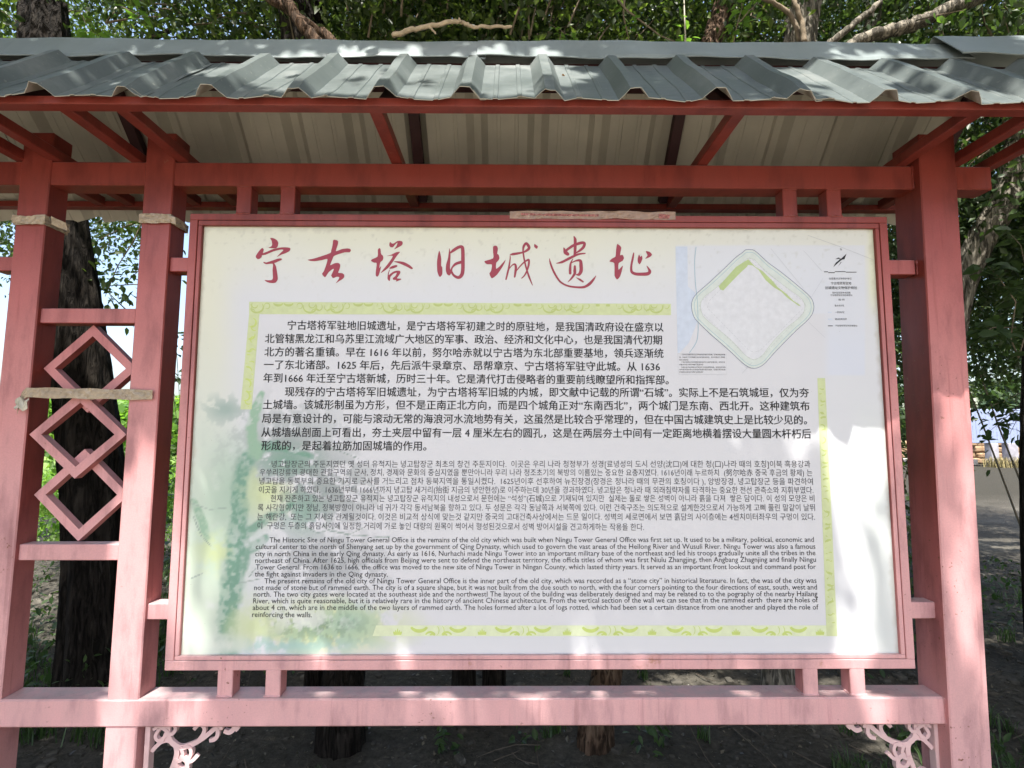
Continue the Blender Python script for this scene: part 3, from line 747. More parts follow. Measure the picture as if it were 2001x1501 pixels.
for A, polys, strk in HEAD:
    P = [smooth_poly(tr(p, *A)) for p in polys]+strokes_px([tr(s_, *A) for s_ in strk], sub=4)
    flat('heading_character', P, RED, LIFT*1.5)

# --- text blocks, set line by line to the printed length
def text_meshes(L_):
    """tessellate all lines at once; returns (vertices, faces) for each line"""
    cu = bpy.data.curves.new('t', 'FONT'); cu.body = '\n'.join(L_); cu.size = 1; cu.resolution_u = 2; cu.fill_mode = 'FRONT'; cu.space_line = 3
    ob = bpy.data.objects.new('t', cu); me = bpy.data.meshes.new_from_object(ob)
    n = len(me.vertices); co = np.empty(n*3, np.float32); me.vertices.foreach_get('co', co); co = co.reshape(-1, 3)
    ln = np.clip(np.round(-(co[:, 1]-.3)/3).astype(int), 0, len(L_)-1)
    nf = len(me.polygons); lt = np.empty(nf, np.int32); me.polygons.foreach_get('loop_total', lt)
    li = np.empty(len(me.loops), np.int32); me.loops.foreach_get('vertex_index', li)
    assert (lt == 3).all()
    F = li.reshape(-1, 3); out = []
    for k in range(len(L_)):
        vi = np.nonzero(ln == k)[0]; mp = np.full(n, -1); mp[vi] = np.arange(len(vi)); f = F[ln[F[:, 0]] == k]
        c = co[vi].copy(); c[:, 1] += 3*k; out.append((c, mp[f]))
    bpy.data.objects.remove(ob); bpy.data.curves.remove(cu); bpy.data.meshes.remove(me)
    return out
def set_lines(name, lines, size, m, lift, parent=None, embolden=0, **k):
    """lines: (text, x0, x1, ymid0, ymid1) in survey pixels; size = glyph height in metres"""
    V = []; F = []; base = 0
    for (s_, x0, x1, y0, y1), (co, f) in zip(lines, text_meshes([l[0] for l in lines])):
        a = np.array(bd(x0, y0)); b_ = np.array(bd(x1, y1)); L = b_-a; mn, mx = co[:, 0].min(), co[:, 0].max()
        t = (co[:, 0]-mn)/(mx-mn)
        mid = .36 if name != 'english_text' else .27
        P = a[None]+t[:, None]*L[None]; z = P[:, 1]+(co[:, 1]-mid)*size
        V.append(np.stack([P[:, 0], np.full(len(co), PX-lift), z], 1)); F.append(f+base); base += len(co)
        if embolden: V.append(V[-1]+np.array([embolden, -.00006, embolden*.5])); F.append(f+base); base += len(co)
    return link(name, mesh(name, np.concatenate(V), np.concatenate(F)), m, parent or BOARD, **k)
CH = [("宁古塔将军驻地旧城遗址，是宁古塔将军初建之时的原驻地，是我国清政府设在盛京以", 562, 1296, 636, 640),
 ("北管辖黑龙江和乌苏里江流域广大地区的军事、政治、经济和文化中心，也是我国清代初期", 518, 1293, 662, 665),
 ("北方的著名重镇。早在 1616 年以前，努尔哈赤就以宁古塔为东北部重要基地，领兵逐渐统", 517, 1296, 688, 691),
 ("一了东北诸部。1625 年后，先后派牛录章京、昂帮章京、宁古塔将军驻守此城。从 1636", 516, 1289, 713, 717),
 ("年到1666 年迁至宁古塔新城，历时三十年。它是清代打击侵略者的重要前线瞭望所和指挥部。", 515, 1306, 739, 743),
 ("现残存的宁古塔将军旧城遗址，为宁古塔将军旧城的内城，即文献中记载的所谓“石城”。实际上不是石筑城垣，仅为夯", 557, 1580, 766, 768),
 ("土城墙。该城形制虽为方形，但不是正南正北方向，而是四个城角正对“东南西北”，两个城门是东南、西北开。这种建筑布", 514, 1581, 791, 794),
 ("局是有意设计的，可能与滚动无常的海浪河水流地势有关，这虽然是比较合乎常理的，但在中国古城建筑史上是比较少见的。", 512, 1576, 818, 821),
 ("从城墙纵剖面上可看出，夯土夹层中留有一层 4 厘米左右的圆孔，这是在两层夯土中间有一定距离地横着摆设大量圆木杆朽后", 511, 1584, 845, 848),
 ("形成的，是起着拉筋加固城墙的作用。", 511, 833, 871, 872)]
KO = [("녕고탑장군의 주둔지였던 옛 성터 유적지는 녕고탑장군 최초의 창건 주둔지이다.  이곳은 우리 나라 청정부가 성경[료녕성의 도시 선양(沈口)에 대한 청(口)나라 때의 호칭]이북 흑용강과", 531, 1583, 907, 907),
 ("우쑤리강류역 광대한 관할구역의 군사, 정치, 경제와 문화의 중심지였을 뿐만아니라 우리 나라 청조초기의 북방의 이름있는 중요한 요충지였다. 1616년이래 누르하치  (努尔哈赤 중국 후금의 황제) 는", 508, 1587, 923, 924),
 ("녕고탑을 동북부의 중요한 기지로 군사를 거느리고 점차 동북지역을 통일시켰다.  1625년이후 선후하여 뉴진장경(장경은 청나라 때의 무관의 호칭이다 ), 앙방장경, 녕고탑장군 등을 파견하여", 507, 1588, 940, 941),
 ("이곳을 지키게 하였다.  1636년부터 1666년까지 녕고탑 새거리(抬街 지금의 녕안현성)로 이주하는데 30년을 경과하였다. 녕고탑은 청나라 때 외래침략자를 타격하는 중요한 전선 관측소와 지휘부였다.", 506, 1589, 957, 958),
 ("현재 잔존하고 있는 녕고탑장군 유적지는 녕고탑장군 유적지의 내성으로서 문헌에는 “석성”(石城)으로 기재되여 있지만  실제는 돌로 쌓은 성벽이 아니라 흙을 다져  쌓은 담이다. 이 성의 모양은 비", 529, 1591, 974, 974),
 ("록 사각형이지만 정남, 정북방향이 아니라 네 귀가 각각 동서남북을 향하고 있다. 두 성문은 각각 동남쪽과 서북쪽에 있다. 이런 건축구조는 의도적으로 설계한것으로서 가능하게 고삐 풀린 말같이 날뛰", 504, 1592, 992, 992),
 ("는 해란강,  또는 그 지세와 관계될것이다. 이것은 비교적 상식에 맞는것 같지만 중국의 고대건축사상에서는 드문 일이다. 성벽의 세로면에서 보면 흙담의 사이층에는 4센치미터좌우의 구멍이 있다.", 503, 1592, 1010, 1010),
 ("이  구멍은 두층의 흙담사이에 일정한 거리에 가로 놓인 대량의 원목이 썩어서 형성된것으로서 성벽 방어시설을 견고하게하는 작용을 한다.", 503, 1258, 1027, 1030)]
EN = [("The Historic Site of Ningu Tower General Office is the remains of the old city which was built when Ningu Tower General Office was first set up. It used to be a military, political, economic and", 527, 1590, 1056, 1055),
 ("cultural center to the north of Shenyang set up by the government of Qing Dynasty, which used to govern the vast areas of the Heilong River and Wusuli River. Ningu Tower was also a famous", 500, 1593, 1069, 1068.5),
 ("city in north China in the early Qing dynasty. As early as 1616, Nurhachi made Ningu Tower into an important military base of the northeast and led his troops gradually unite all the tribes in the", 499, 1593, 1083, 1081),
 ("northeast of China. After 1625, high officials from Beijing were sent to defend the northeast territory, the officla titles of whom was first Niulu Zhangjing, then Angbang Zhagnjing and finally Ningu", 499, 1594, 1096, 1094),
 ("Tower General. From 1636 to 1666, the office was moved to the new site of Ningu Tower in Ningan County, which lasted thirty years. It served as an important front lookout and command post for", 500, 1594, 1109, 1108),
 ("the fight against invaders in the Qing dynasty.", 498, 758, 1122.5, 1123),
 ("The present remains of the old city of Ningu Tower General Office is the inner part of the old city, which was recorded as a “stone city” in historical literature. In fact, the was of the city was", 517, 1595, 1136, 1135),
 ("not made of stone but of rammed earth. The city is of a square shape, but it was not built from the due south to north, with the four corners pointing to the four directions of east, south, west and", 497, 1596, 1149, 1148),
 ("north. The two city gates were located at the southeast side and the northwestl The layout of the building was deliberately designed and may be related to to the pography of the nearby Hailang", 496, 1597, 1162, 1161),
 ("River, which is quite reasonable, but it is relatively rare in the history of ancient Chinese architecture. From the vertical section of the wall we can see that in the rammed earth  there are holes of", 495, 1598, 1175, 1173),
 ("about 4 cm, which are in the middle of the two layers of rammed earth. The holes formed after a lot of logs rotted, which had been set a certain distance from one another and played the role of", 494, 1599, 1188, 1187),
 ("reinforcing the walls.", 493, 610, 1201.5, 1202)]
set_lines('chinese_text', CH, .0300, INK, LIFT*1.8, embolden=.0008)

set_lines('korean_text', KO, .0222, INKG, LIFT*1.8)
set_lines('english_text', EN, .0205, INK, LIFT*1.8)

# --- green ornamental bands
BANDM = ink('pale_green_ink', (.58, .64, .36)); BANDP = ink('paler_green_ink', (.68, .74, .50)); MOTIF = ink('lime_ink', (.54, .64, .19)); MOTIF2 = ink('soft_lime_ink', (.47, .55, .20))
def quad(x0, y0, x1, y1, x2, y2, x3, y3): return [(x0, y0), (x1, y1), (x2, y2), (x3, y3)]
flat('border_band', [quad(487, 590, 1311, 594, 1311, 616, 487, 614)], BANDM)
flat('border_band', [quad(487, 614.2, 507, 614.2, 492, 800, 470, 800)], BANDM)
flat('border_band', [quad(1597, 739, 1612, 739, 1636, 1243, 1615, 1243)], BANDM)
flat('border_band', [quad(735, 1222, 1614.6, 1222, 1614.8, 1243, 728, 1243)], BANDP)
def arcs(cx, cy, r, a0, a1, w, n=7, ry=None):
    ry = ry or r
    return [(cx+r*cos(a0+(a1-a0)*i/n), cy+ry*sin(a0+(a1-a0)*i/n), w*(1-.75*abs(2*i/n-1)**2)) for i in range(n+1)]
st = []
x = 553-155
while x < 1320:
    for sx in (-1, 1):
        c = x+78
        st += [arcs(c+sx*26, 600, 13, -.6, pi*1.1, 3.4, ry=11), arcs(c+sx*22, 596, 6, 0, pi*1.3, 2.2), arcs(c+sx*46, 598, 5.5, pi*.9, pi*2.7, 1.8), arcs(c+sx*9, 600, 7, -.9, pi*1.2, 1.8), arcs(c+sx*15, 610, 8, pi*1.0, pi*1.9, 2.6, ry=6)]
        st += [arcs(c+sx*68, 592, 9, .1, pi-.1, 4.5, ry=5)]
    x += 156
clip = lambda L_, f: [q for q in L_ if all(f(p) for p in q)]
flat('border_scrollwork', clip(strokes_px(st, sub=2), lambda p: 489 < p[0] < 1309 and 591+(p[0]-487)*.0048 < p[1] < 613.5), MOTIF2, LIFT*1.5, kind='stuff')
st = []
for k in range(8):
    cy = 630+k*24; cx = 493-(cy-614)*.085
    st += [arcs(cx, cy, 9, -1.2+k, 2.2+k, 3.5), arcs(cx+6, cy+10, 6, 1+k, 4+k, 2.4)]
flat('border_scrollwork', clip(strokes_px(st, sub=2), lambda p: p[1] > 616 and p[1] < 798 and 488.5-(p[1]-614)*.088 < p[0] < 505.5-(p[1]-614)*.082), MOTIF, LIFT*1.5, kind='stuff')
st = []
for k in range(20):
    cy = 752+k*24; cx = 1606+(cy-740)*.044
    st += [arcs(cx, cy, 9, -1.2+k*1.3, 2.2+k*1.3, 3.5), arcs(cx-4, cy+12, 6, 1+k, 4+k, 2.4)]
flat('border_scrollwork', clip(strokes_px(st, sub=2), lambda p: 742 < p[1] < 1220 and 1599+(p[1]-739)*.038 < p[0] < 1610.5+(p[1]-739)*.046), MOTIF2, LIFT*1.5, kind='stuff')
st = []
for c in (857, 1022, 1192, 1357, 1522):
    for sx in (-1, 1):
        st += [arcs(c+sx*38, 1218, 18, .1, pi-.1, 7, ry=15), arcs(c+sx*16, 1246, 11, pi*1.05, pi*1.95, 4, ry=11), arcs(c+sx*12, 1247, 7, pi*1.0, pi*1.95, 3.5, ry=8), arcs(c+sx*5, 1232, 6, -1.6, 1.4, 1.4, ry=9)]
for c in (777, 942, 1108, 1274, 1438, 1602):
    for dx, tp in ((0, 1228), (-4, 1231), (4, 1231), (-8, 1234), (8, 1234)): st.append([(c+dx*.5, 1243, 3.5), (c+dx*.8, 1237, 4), (c+dx, tp, 1)])
flat('border_scrollwork', clip(strokes_px(st, sub=2), lambda p: 735 < p[0] < 1614 and 1223 < p[1] < 1242.6), MOTIF, LIFT*1.5, kind='stuff')

# --- site map
def mpx(P): return [(1310+q[0]/5.0025, 460+q[1]/5.0025) + tuple(v/5.0025 for v in q[2:]) for q in P]
LB = ink('map_pale_blue', (.57, .63, .73)); PG = ink('map_pale_green', (.63, .68, .64)); MG = ink('map_wall_green', (.46, .56, .26)); NB = ink('map_navy', (.10, .12, .25)); TB = ink('map_teal', (.22, .42, .52)); OL = ink('map_olive', (.45, .50, .40)); GR = ink('map_grey', (.45, .47, .5)); WH = ink('map_white', (.67, .68, .71))
MAP = flat('site_map', [mpx([(50, 110), (165, 110), (170, 500), (240, 560), (262, 850), (180, 1050), (90, 1150), (70, 1150)])], LB, LIFT*1.0, label='plan of the diamond-shaped walled city')
OUT = [(735,142),(800,142),(850,172),(950,265),(1040,330),(1150,415),(1240,490),(1340,575),(1385,630),(1402,700),(1385,770),(1330,840),(1240,920),(1100,1060),(1000,1165),(930,1245),(875,1285),(815,1302),(755,1285),(690,1235),(600,1150),(500,1060),(400,975),(270,850),(225,790),(205,700),(215,630),(260,565),(370,470),(520,330),(640,215),(690,180)]
cenx, ceny = 803, 715
def inset(P, d): 
    o = []
    for x, y in P:
        v = Vector((x-cenx, y-ceny)); o.append((x-v.x/v.length*d, y-v.y/v.length*d))
    return o
flat('plan_zone', [mpx(OUT)], PG, LIFT*1.25, MAP); flat('plan_zone', [mpx(inset(OUT, 88))], WH, LIFT*1.45, MAP)
def closed(P): return P+[P[0]]
flat('plan_line', strokes_px([[(*q, .85) for q in mpx(closed(OUT))]], sub=2), NB, LIFT*1.7, MAP)
flat('plan_line', strokes_px([[(*q, .6) for q in mpx(closed(inset(OUT, 27)))]], sub=2), TB, LIFT*1.7, MAP)
flat('plan_line', strokes_px([[(*q, .5) for q in mpx(closed(inset(OUT, 88)))]], sub=2), OL, LIFT*1.7, MAP)
def dashes(P, n):
    Q = closed(P); out = []; 
    for a, b_ in zip(Q[:-1], Q[1:]):
        L_ = math.dist(a, b_); k_ = max(1, int(L_/34))
        for i in range(k_):
            t0, t1 = i/k_, (i+.6)/k_; out.append([(a[0]+(b_[0]-a[0])*t0, a[1]+(b_[1]-a[1])*t0, 2.6), (a[0]+(b_[0]-a[0])*t1, a[1]+(b_[1]-a[1])*t1, 2.6)])
    return out
DI = [(770, 240), (1260, 680), (1290, 720), (870, 1130), (805, 1140), (760, 1120), (360, 710), (380, 640)]
DO = [(770, 215), (1310, 660), (1330, 720), (900, 1180), (815, 1222), (740, 1180), (290, 740), (285, 660)]
flat('plan_line', strokes_px([mpx(q) for q in dashes(DI, 0)+dashes(DO, 0)], sub=1), GR, LIFT*1.7, MAP, kind='stuff')
flat('plan_line', strokes_px([mpx([(250, 115, 4), (236, 250, 4), (242, 450, 4), (262, 640, 4), (270, 850, 4), (268, 960, 4), (250, 1050, 4), (185, 1148, 4)])], sub=3), TB, LIFT*1.7, MAP)
flat('plan_line', strokes_px([mpx(q) for q in ([(980, 130, 2), (1300, 520, 2)], [(1300, 150, 2), (1480, 350, 2)], [(1490, 420, 2), (1380, 600, 2)], [(1350, 850, 2), (1510, 1000, 2)], [(800, 1240, 2), (700, 1350, 2)], [(1340, 0, 3), (1650, 110, 3), (1995, 245, 3)])], sub=1), GR, LIFT*1.9, MAP, kind='stuff')
flat('plan_wall', [mpx([(470, 500), (560, 400), (640, 310), (760, 235), (775, 262), (745, 310), (700, 350), (620, 430), (515, 540), (485, 530)]), mpx([(762, 238), (830, 310), (900, 350), (1000, 450), (1050, 510), (1130, 570), (1200, 640), (1270, 685), (1255, 692), (1140, 610), (1080, 550), (1010, 510), (930, 440), (860, 340), (800, 295), (752, 290)])], MG, LIFT*1.9, MAP)
flat('north_arrow', [mpx([(1720, 180), (1660, 235), (1670, 245)]), mpx([(1590, 312), (1660, 235), (1640, 250), (1615, 268)]), mpx([(1590, 312), (1672, 240), (1655, 232)]), mpx([(1610, 234), (1640, 218), (1670, 228)]), mpx([(1638, 305), (1672, 262), (1664, 262)]), mpx([(1720, 180), (1700, 235), (1668, 240)])], INK, LIFT*1.7, MAP)
flat('scale_bar', [mpx([(1500, 354), (1540, 354), (1540, 361), (1500, 361)]), mpx([(1542, 362), (1605, 362), (1605, 369), (1542, 369)]), mpx([(1605, 353), (1710, 353), (1710, 359), (1605, 359)]), mpx([(1712, 358), (1818, 358), (1818, 364), (1712, 364)])], INK, LIFT*1.7, MAP)
flat('legend_mark', [mpx([(1538, 882), (1585, 882), (1585, 889), (1538, 889)])], INK, LIFT*1.7, MAP)
flat('legend_mark', [mpx([(1538, 815), (1580, 815), (1580, 827), (1538, 827)]), mpx([(1538, 748), (1575, 748), (1575, 758), (1538, 758)])], LB, LIFT*1.7, MAP)
flat('text_box', strokes_px([mpx(q) for q in ([(72, 1155, 2), (548, 1160, 2), (548, 1362, 2), (78, 1358, 2), (72, 1155, 2)],)], sub=1), GR, LIFT*1.7, MAP)
def ml(s_, x0, x1, y): return (s_, 1310+x0/5.0025, 1310+x1/5.0025, 460+y/5.0025, 460+y/5.0025)
set_lines('legend_text', [("N", *[1310+v/5.0025 for v in (1658, 1674)], 460+138/5.0025, 460+138/5.0025)], .0095, INKG, LIFT*1.8)
set_lines('legend_text', [ml("全国重点文物保护单位", 1548, 1770, 424)], .0072, INKG, LIFT*1.8)
set_lines('legend_text', [ml("宁古塔将军驻地", 1568, 1766, 470), ml("旧城遗址文物保护规划", 1514, 1820, 514)], .0098, INK, LIFT*1.8)
set_lines('legend_text', [ml("保护区划总体规划图", 1580, 1758, 562), ml("宁古塔将军驻地旧城遗址", 1562, 1778, 586), ml("图 例", 1642, 1700, 630), ml("重点保护区", 1604, 1698, 688), ml("一般保护区", 1610, 1700, 753), ml("建设控制地带", 1606, 1722, 820), ml("宁古塔将军驻地旧城遗址", 1610, 1826, 884)], .0062, INKG, LIFT*1.8)
set_lines('legend_text', [ml("一保护区范围的界定以文物本体的保护为依据，并考虑周边环境", 100, 533, 1167), ml("面，包括地下文物埋藏区和历史地貌保护区。保护范围内不得随意", 86, 533, 1192), ml("建设工程等项目", 86, 172, 1218),
    ml("二保护范围以外划定建设控制地带作为保护的缓冲区，应符合规", 104, 533, 1240), ml("划要求并经文物行政部门批准同意", 86, 320, 1264), ml("三保护区内应清除与文物保护无关的建筑设施，恢复地形地貌", 104, 537, 1290), ml("与环境协调的绿化以及相关的保护展示设施，加强日常的巡查", 86, 537, 1313), ml("并对遗址本体进行长期的监测和维护", 86, 320, 1337)], .0046, INKG, LIFT*1.8)

# ================================================================== TAPES
def tape_mat(name, c, alpha=1.0, rough=.25):
    m = simple(name, c, rough, .5, .25, 35, .35); b = m.node_tree.nodes['Principled BSDF']
    b.inputs['Transmission Weight'].default_value = 0; b.inputs['Alpha'].default_value = alpha
    return m
TAPE = tape_mat('aged_packing_tape', (.36, .285, .20)); TAPEC = tape_mat('clear_packing_tape', (.40, .27, .20), .8, .18)
def strip(name, path, wdir, w, m, seed, crinkle=.001, parent=None, **k):
    """thin crinkled strip following path (points), wdir = width direction"""
    rnd = random.Random(seed); V = []; F = []; n = len(path); nw = 5; wd = Vector(wdir).normalized(); path = [Vector(p) for p in path]
    fine = []
    for i in range(n-1):
        c = max(1, int((path[i+1]-path[i]).length/.008))
        for j in range(c): fine.append(path[i].lerp(path[i+1], j/c))
    fine.append(path[-1]); m_ = len(fine)
    for i, p in enumerate(fine):
        t = (fine[min(i+1, m_-1)]-fine[max(i-1, 0)]).normalized(); nn = t.cross(wd).normalized()
        for j in range(nw):
            u = (j/(nw-1)-.5)
            V.append(tuple(p+wd*u*w*(1+.08*sin(i*.5+seed))+nn*(rnd.random()-.5)*crinkle*2))
    for i in range(m_-1):
        for j in range(nw-1):
            a = i*nw+j; F.append((a, a+1, a+nw+1, a+nw))
    N_ = len(V); V += [(v[0], v[1]+.0003, v[2]) for v in V]; F += [tuple(q+N_ for q in f[::-1]) for f in F]
    ring = [(i*nw, (i+1)*nw) for i in range(m_-1)]+[((i+1)*nw+nw-1, i*nw+nw-1) for i in range(m_-1)]+[(j+1, j) for j in range(nw-1)]+[((m_-1)*nw+j, (m_-1)*nw+j+1) for j in range(nw-1)]
    for a, b_ in ring: F.append((a, b_, b_+N_, a+N_))
    me = mesh(name, V, F)
    return link(name, me, m, parent, **k)
def wrap(xl, xr, y, z, w, seed, name, tail, label):
    e = .0015
    o = empty(name, ((xl+xr)/2, 0, z), label=label, cat='tape', group='packing tape stuck to the shelter')
    for q in range(3):
        ee = e+.0012*q; dz = (random.Random(seed+q).random()-.5)*.012; tl = (random.Random(seed+q+9).random()-.5)*.010
        strip('tape_band', [(xl-ee, y+ee, z+dz), (xl-ee, -y-ee, z+dz), ((xl+xr)/2, -y-ee-.0005, z+dz+tl), (xr+ee, -y-ee, z+dz), (xr+ee, y+ee, z+dz-tl), (xl-ee, y+ee, z+dz)], (0, 0, 1), w*(.55+.2*q), TAPE, seed+q, .0022, o)
    strip('tape_tail', tail, (0, -.25, 1), w*.85, TAPE, seed+5, .0012, o)
za = at(75, 432, -.04).z; 
wrap(-1.537, -1.449, .04, za, .026, 21, 'packing_tape', [at(100, 430, -.0435), at(112, 436, -.046), at(130, 443, -.050)], 'brown packing tape wound round the far left post with a stiff loose end')
zb = at(300, 427, -.04).z
wrap(-1.171, -1.085, .04, zb, .024, 31, 'packing_tape', [at(316, 424, -.044), at(328, 426, -.046), at(343, 432, -.04)], 'crumpled packing tape wound round the post beside the board, high up')
y_ = -.0455
o = strip('packing_tape', [at(34, 800, y_-.003), at(42, 776, y_), at(52, 767, y_-.001), at(140, 769, y_-.002), at(200, 770, y_-.001), at(250, 771, y_), at(298, 771.5, y_+.001)], (0, 0, 1), .029, TAPE, 51, .0012,
      label='long brown packing tape strip stretched across the lattice between two posts', cat='tape', group='packing tape stuck to the shelter')
strip('crumpled_end', [at(30, 792, y_-.006), at(38, 786, y_-.010), at(46, 793, y_-.004), at(54, 786, y_-.008)], (0, .1, 1), .032, tape_mat('milky_tape', (.5, .47, .38)), 55, .004, o)
tt = strip('packing_tape', [at(996, 420, -.0262), at(1070, 420, -.0265), at(1160, 421, -.0262), at(1210, 419.5, -.029), at(1260, 422, -.0262), at(1320, 421.5, -.0262)], (0, 0, 1), .024, TAPEC, 61, .0008,
      label='translucent brown tape strip on the top edge of the board frame', cat='tape', group='packing tape stuck to the shelter')

PINKT = simple('tape_stuck_patch', (.42, .16, .15), .15, .8, .5, 160, .9)
strip('stuck_patch', [at(1018, 418.5, -.0272), at(1090, 420, -.0274), at(1170, 421, -.0272)], (0, 0, 1), .006, PINKT, 71, .0012, tt)
strip('stuck_patch', [at(1287, 423, -.0272), at(1309, 423, -.0276)], (0, 0, 1), .014, PINKT, 72, .0022, tt)

# ================================================================== VEGETATION
def leaves_mesh(name, C, size, seed, up=.35, asp=.5, sizevar=.35, fine=False):
    """one small folded leaf per centre in C"""
    rs = np.random.RandomState(seed); n = len(C)
    d = rs.normal(size=(n, 3)); d[:, 2] -= .45; d /= np.linalg.norm(d, axis=1)[:, None]
    nr = rs.normal(size=(n, 3))*.75; nr[:, 2] += up*2.6; nr -= d*(nr*d).sum(1)[:, None]; nr /= np.linalg.norm(nr, axis=1)[:, None]
    s_ = np.cross(nr, d); L = (size*(1+sizevar*(rs.rand(n)*2-1)))[:, None]; Wd = L*asp*(.85+.3*rs.rand(n)[:, None])
    b_ = C; t = C+d*L-nr*L*.12; 
    if not fine:
        l = C+d*L*.42+s_*Wd/2+nr*L*.06; r = C+d*L*.42-s_*Wd/2+nr*L*.06
        V = np.stack([b_, l, t, r], 1).reshape(-1, 3); i = np.arange(n)[:, None]*4
        F = np.concatenate([i+np.array([[0, 3, 2, 1]])], 0)
        F = np.concatenate([i+np.array([[0, 2, 1]]), i+np.array([[0, 3, 2]])], 0)
    else:
        l = C+d*L*.28+s_*Wd*.46+nr*L*.05; l2 = C+d*L*.65+s_*Wd*.40+nr*L*.02
        r = C+d*L*.28-s_*Wd*.46+nr*L*.05; r2 = C+d*L*.65-s_*Wd*.40+nr*L*.02
        V = np.stack([b_, l, l2, t, r2, r], 1).reshape(-1, 3); i = np.arange(n)[:, None]*6
        F = np.concatenate([i+np.array([[0, 3, 2, 1]]), i+np.array([[0, 5, 4, 3]])], 0)
    return mesh(name, V, F)

def shadow_pos(P):
    """where the sun throws P onto the plane Y = 0"""
    t = P[:, 1]/TS[1]
    return P[:, 0]-TS[0]*t, P[:, 2]-TS[2]*t

def cluster_points(boxes, n_cl, per, rad, seed, gap=.0, gs=.9):
    """leaf centres grouped in clumps inside ellipsoids boxes=[(cx,cy,cz,rx,ry,rz,weight)]"""
    rs = np.random.RandomState(seed); out = []; cl = []
    w = np.array([b_[6] for b_ in boxes], float); w /= w.sum()
    for k_ in range(n_cl):
        b_ = boxes[rs.choice(len(boxes), p=w)]
        while True:
            p = rs.uniform(-1, 1, 3); q = np.linalg.norm(p)
            if q <= 1: break
        c = np.array(b_[:3])+p*np.array(b_[3:6])
        if gap and fbm(np.array([c[0]+c[2]*.6+40]), np.array([c[1]*.7+c[2]+40]), gs, seed, 2)[0] < gap: continue
        cl.append(c)
    cl = np.array(cl); k_ = len(cl)
    off = rs.normal(size=(k_, per, 3))*rad*np.array([1, 1, .7]); P = (cl[:, None]+off).reshape(-1, 3)
    return P, cl

def trunk(parent, pts, r0, r1, m, seed, n=40, name='trunk', flare=1.5):
    rnd = random.Random(seed); pts = [Vector(p) for p in pts]; Q = []; L_ = 0
    P = pts; nn = len(P)
    for i in range(nn-1):
        p0, p1, p2, p3 = P[max(i-1, 0)], P[i], P[i+1], P[min(i+2, nn-1)]; c = max(2, int((p2-p1).length/.06))
        for s_ in range(c):
            t = s_/c; Q.append(.5*((2*p1)+(p2-p0)*t+(2*p0-5*p1+4*p2-p3)*t*t+(3*p1-p0-3*p2+p3)*t**3))
    Q.append(P[-1]); m_ = len(Q); V = []; F = []; ph = rnd.random()*20
    for i, p in enumerate(Q):
        t = (Q[min(i+1, m_-1)]-Q[max(i-1, 0)]).normalized(); x = Vector((0, 1, 0)).cross(t)
        if x.length < .1: x = Vector((1, 0, 0))
        x.normalize(); y = t.cross(x); s_ = i/(m_-1); r = r0+(r1-r0)*s_
        r *= 1+(flare-1)*math.exp(-s_*m_*.06/.22)
        for k_ in range(n):
            a = 2*pi*k_/n
            rr = r*(1+.06*sin(3*a+ph+i*.05)+.05*sin(7*a+ph*2+.9*sin(i*.17))+.05*sin(11*a-.8*sin(i*.13+ph))+.035*sin(17*a+ph+1.3*sin(i*.21)))+.006*(rnd.random()-.5)
            V.append(tuple(p+x*cos(a)*rr+y*sin(a)*rr))
    for i in range(m_-1):
        for k_ in range(n):
            k2 = (k_+1) % n; F.append((i*n+k_, i*n+k2, (i+1)*n+k2, (i+1)*n+k_))
    F.append(tuple(range(n))[::-1]); F.append(tuple((m_-1)*n+k_ for k_ in range(n)))
    return link(name, mesh(name, V, F, True), m, parent)

def limb(parent, pts, r0, r1, m, seed, name='branch'):
    rnd = random.Random(seed); P = [Vector(p) for p in pts]; Q = []; nn = len(P)
    for i in range(nn-1):
        p0, p1, p2, p3 = P[max(i-1, 0)], P[i], P[i+1], P[min(i+2, nn-1)]
        for s_ in range(6):
            t = s_/6; v = .5*((2*p1)+(p2-p0)*t+(2*p0-5*p1+4*p2-p3)*t*t+(3*p1-p0-3*p2+p3)*t**3)
            Q.append(v+Vector([(rnd.random()-.5)*r0*.5 for _ in range(3)]) if 0 < i+s_ else v)
    Q.append(P[-1]); mb = MB(); mb.tube(Q, [r0+(r1-r0)*i/(len(Q)-1) for i in range(len(Q))], 8, jit=.18, rnd=rnd)
    return mb.build(name, m, parent, True)

def tree(base, path, r0, r1, m, boxes, ncl, per, rad, size, leafm, label, seed, limbs=(), gap=0, cat='tree', name='tree', group='trees behind the shelter', cull=None, twigs=True, fine=False, asp=.5):
    o = empty(name, base, label=label, cat=cat, group=group)
    trunk(o, path, r0, r1, m, seed)
    top = Vector(path[-1])
    rnd = random.Random(seed)
    for i, l in enumerate(limbs): limb(o, l[0], l[1], l[2], l[3] if len(l) > 3 else m, seed*7+i)
    if ncl:
        boxes = [(b_[0], b_[1]-.3, b_[2], b_[3]*1.15, b_[4]*1.25, b_[5]*1.1, b_[6]) for b_ in boxes]
        P, cl = cluster_points(boxes, int(ncl*1.9), int(per*1.1), rad, seed, gap)
        P = P[canopy_cull(P)]
        if group == 'unseen trees added to block side light': P = P[(P[:, 2] > .15) & (abs(P[:, 0]) > np.where(P[:, 1] > -1.0, 1.35*(P[:, 1]+1.556)+.7, 2.3))]
        link('crown', leaves_mesh('crown', P, size, seed+1, fine=fine, asp=asp), leafm, o)
        if twigs:
            mb = MB(); 
            sel = cl[rnd.sample(range(len(cl)), min(len(cl), 90))]
            for c in sel:
                c = Vector(c); d = (top-c); q = c+d*.35+Vector((rnd.uniform(-.1, .1), rnd.uniform(-.1, .1), -.1))
                mb.tube([c, c.lerp(q, .5)+Vector((rnd.uniform(-.05, .05), rnd.uniform(-.05, .05), .02)), q], [.0025, .005, .009], 4, cap=False)
            mb.build('twigs', TWIG, o, True, kind='stuff')
    return o

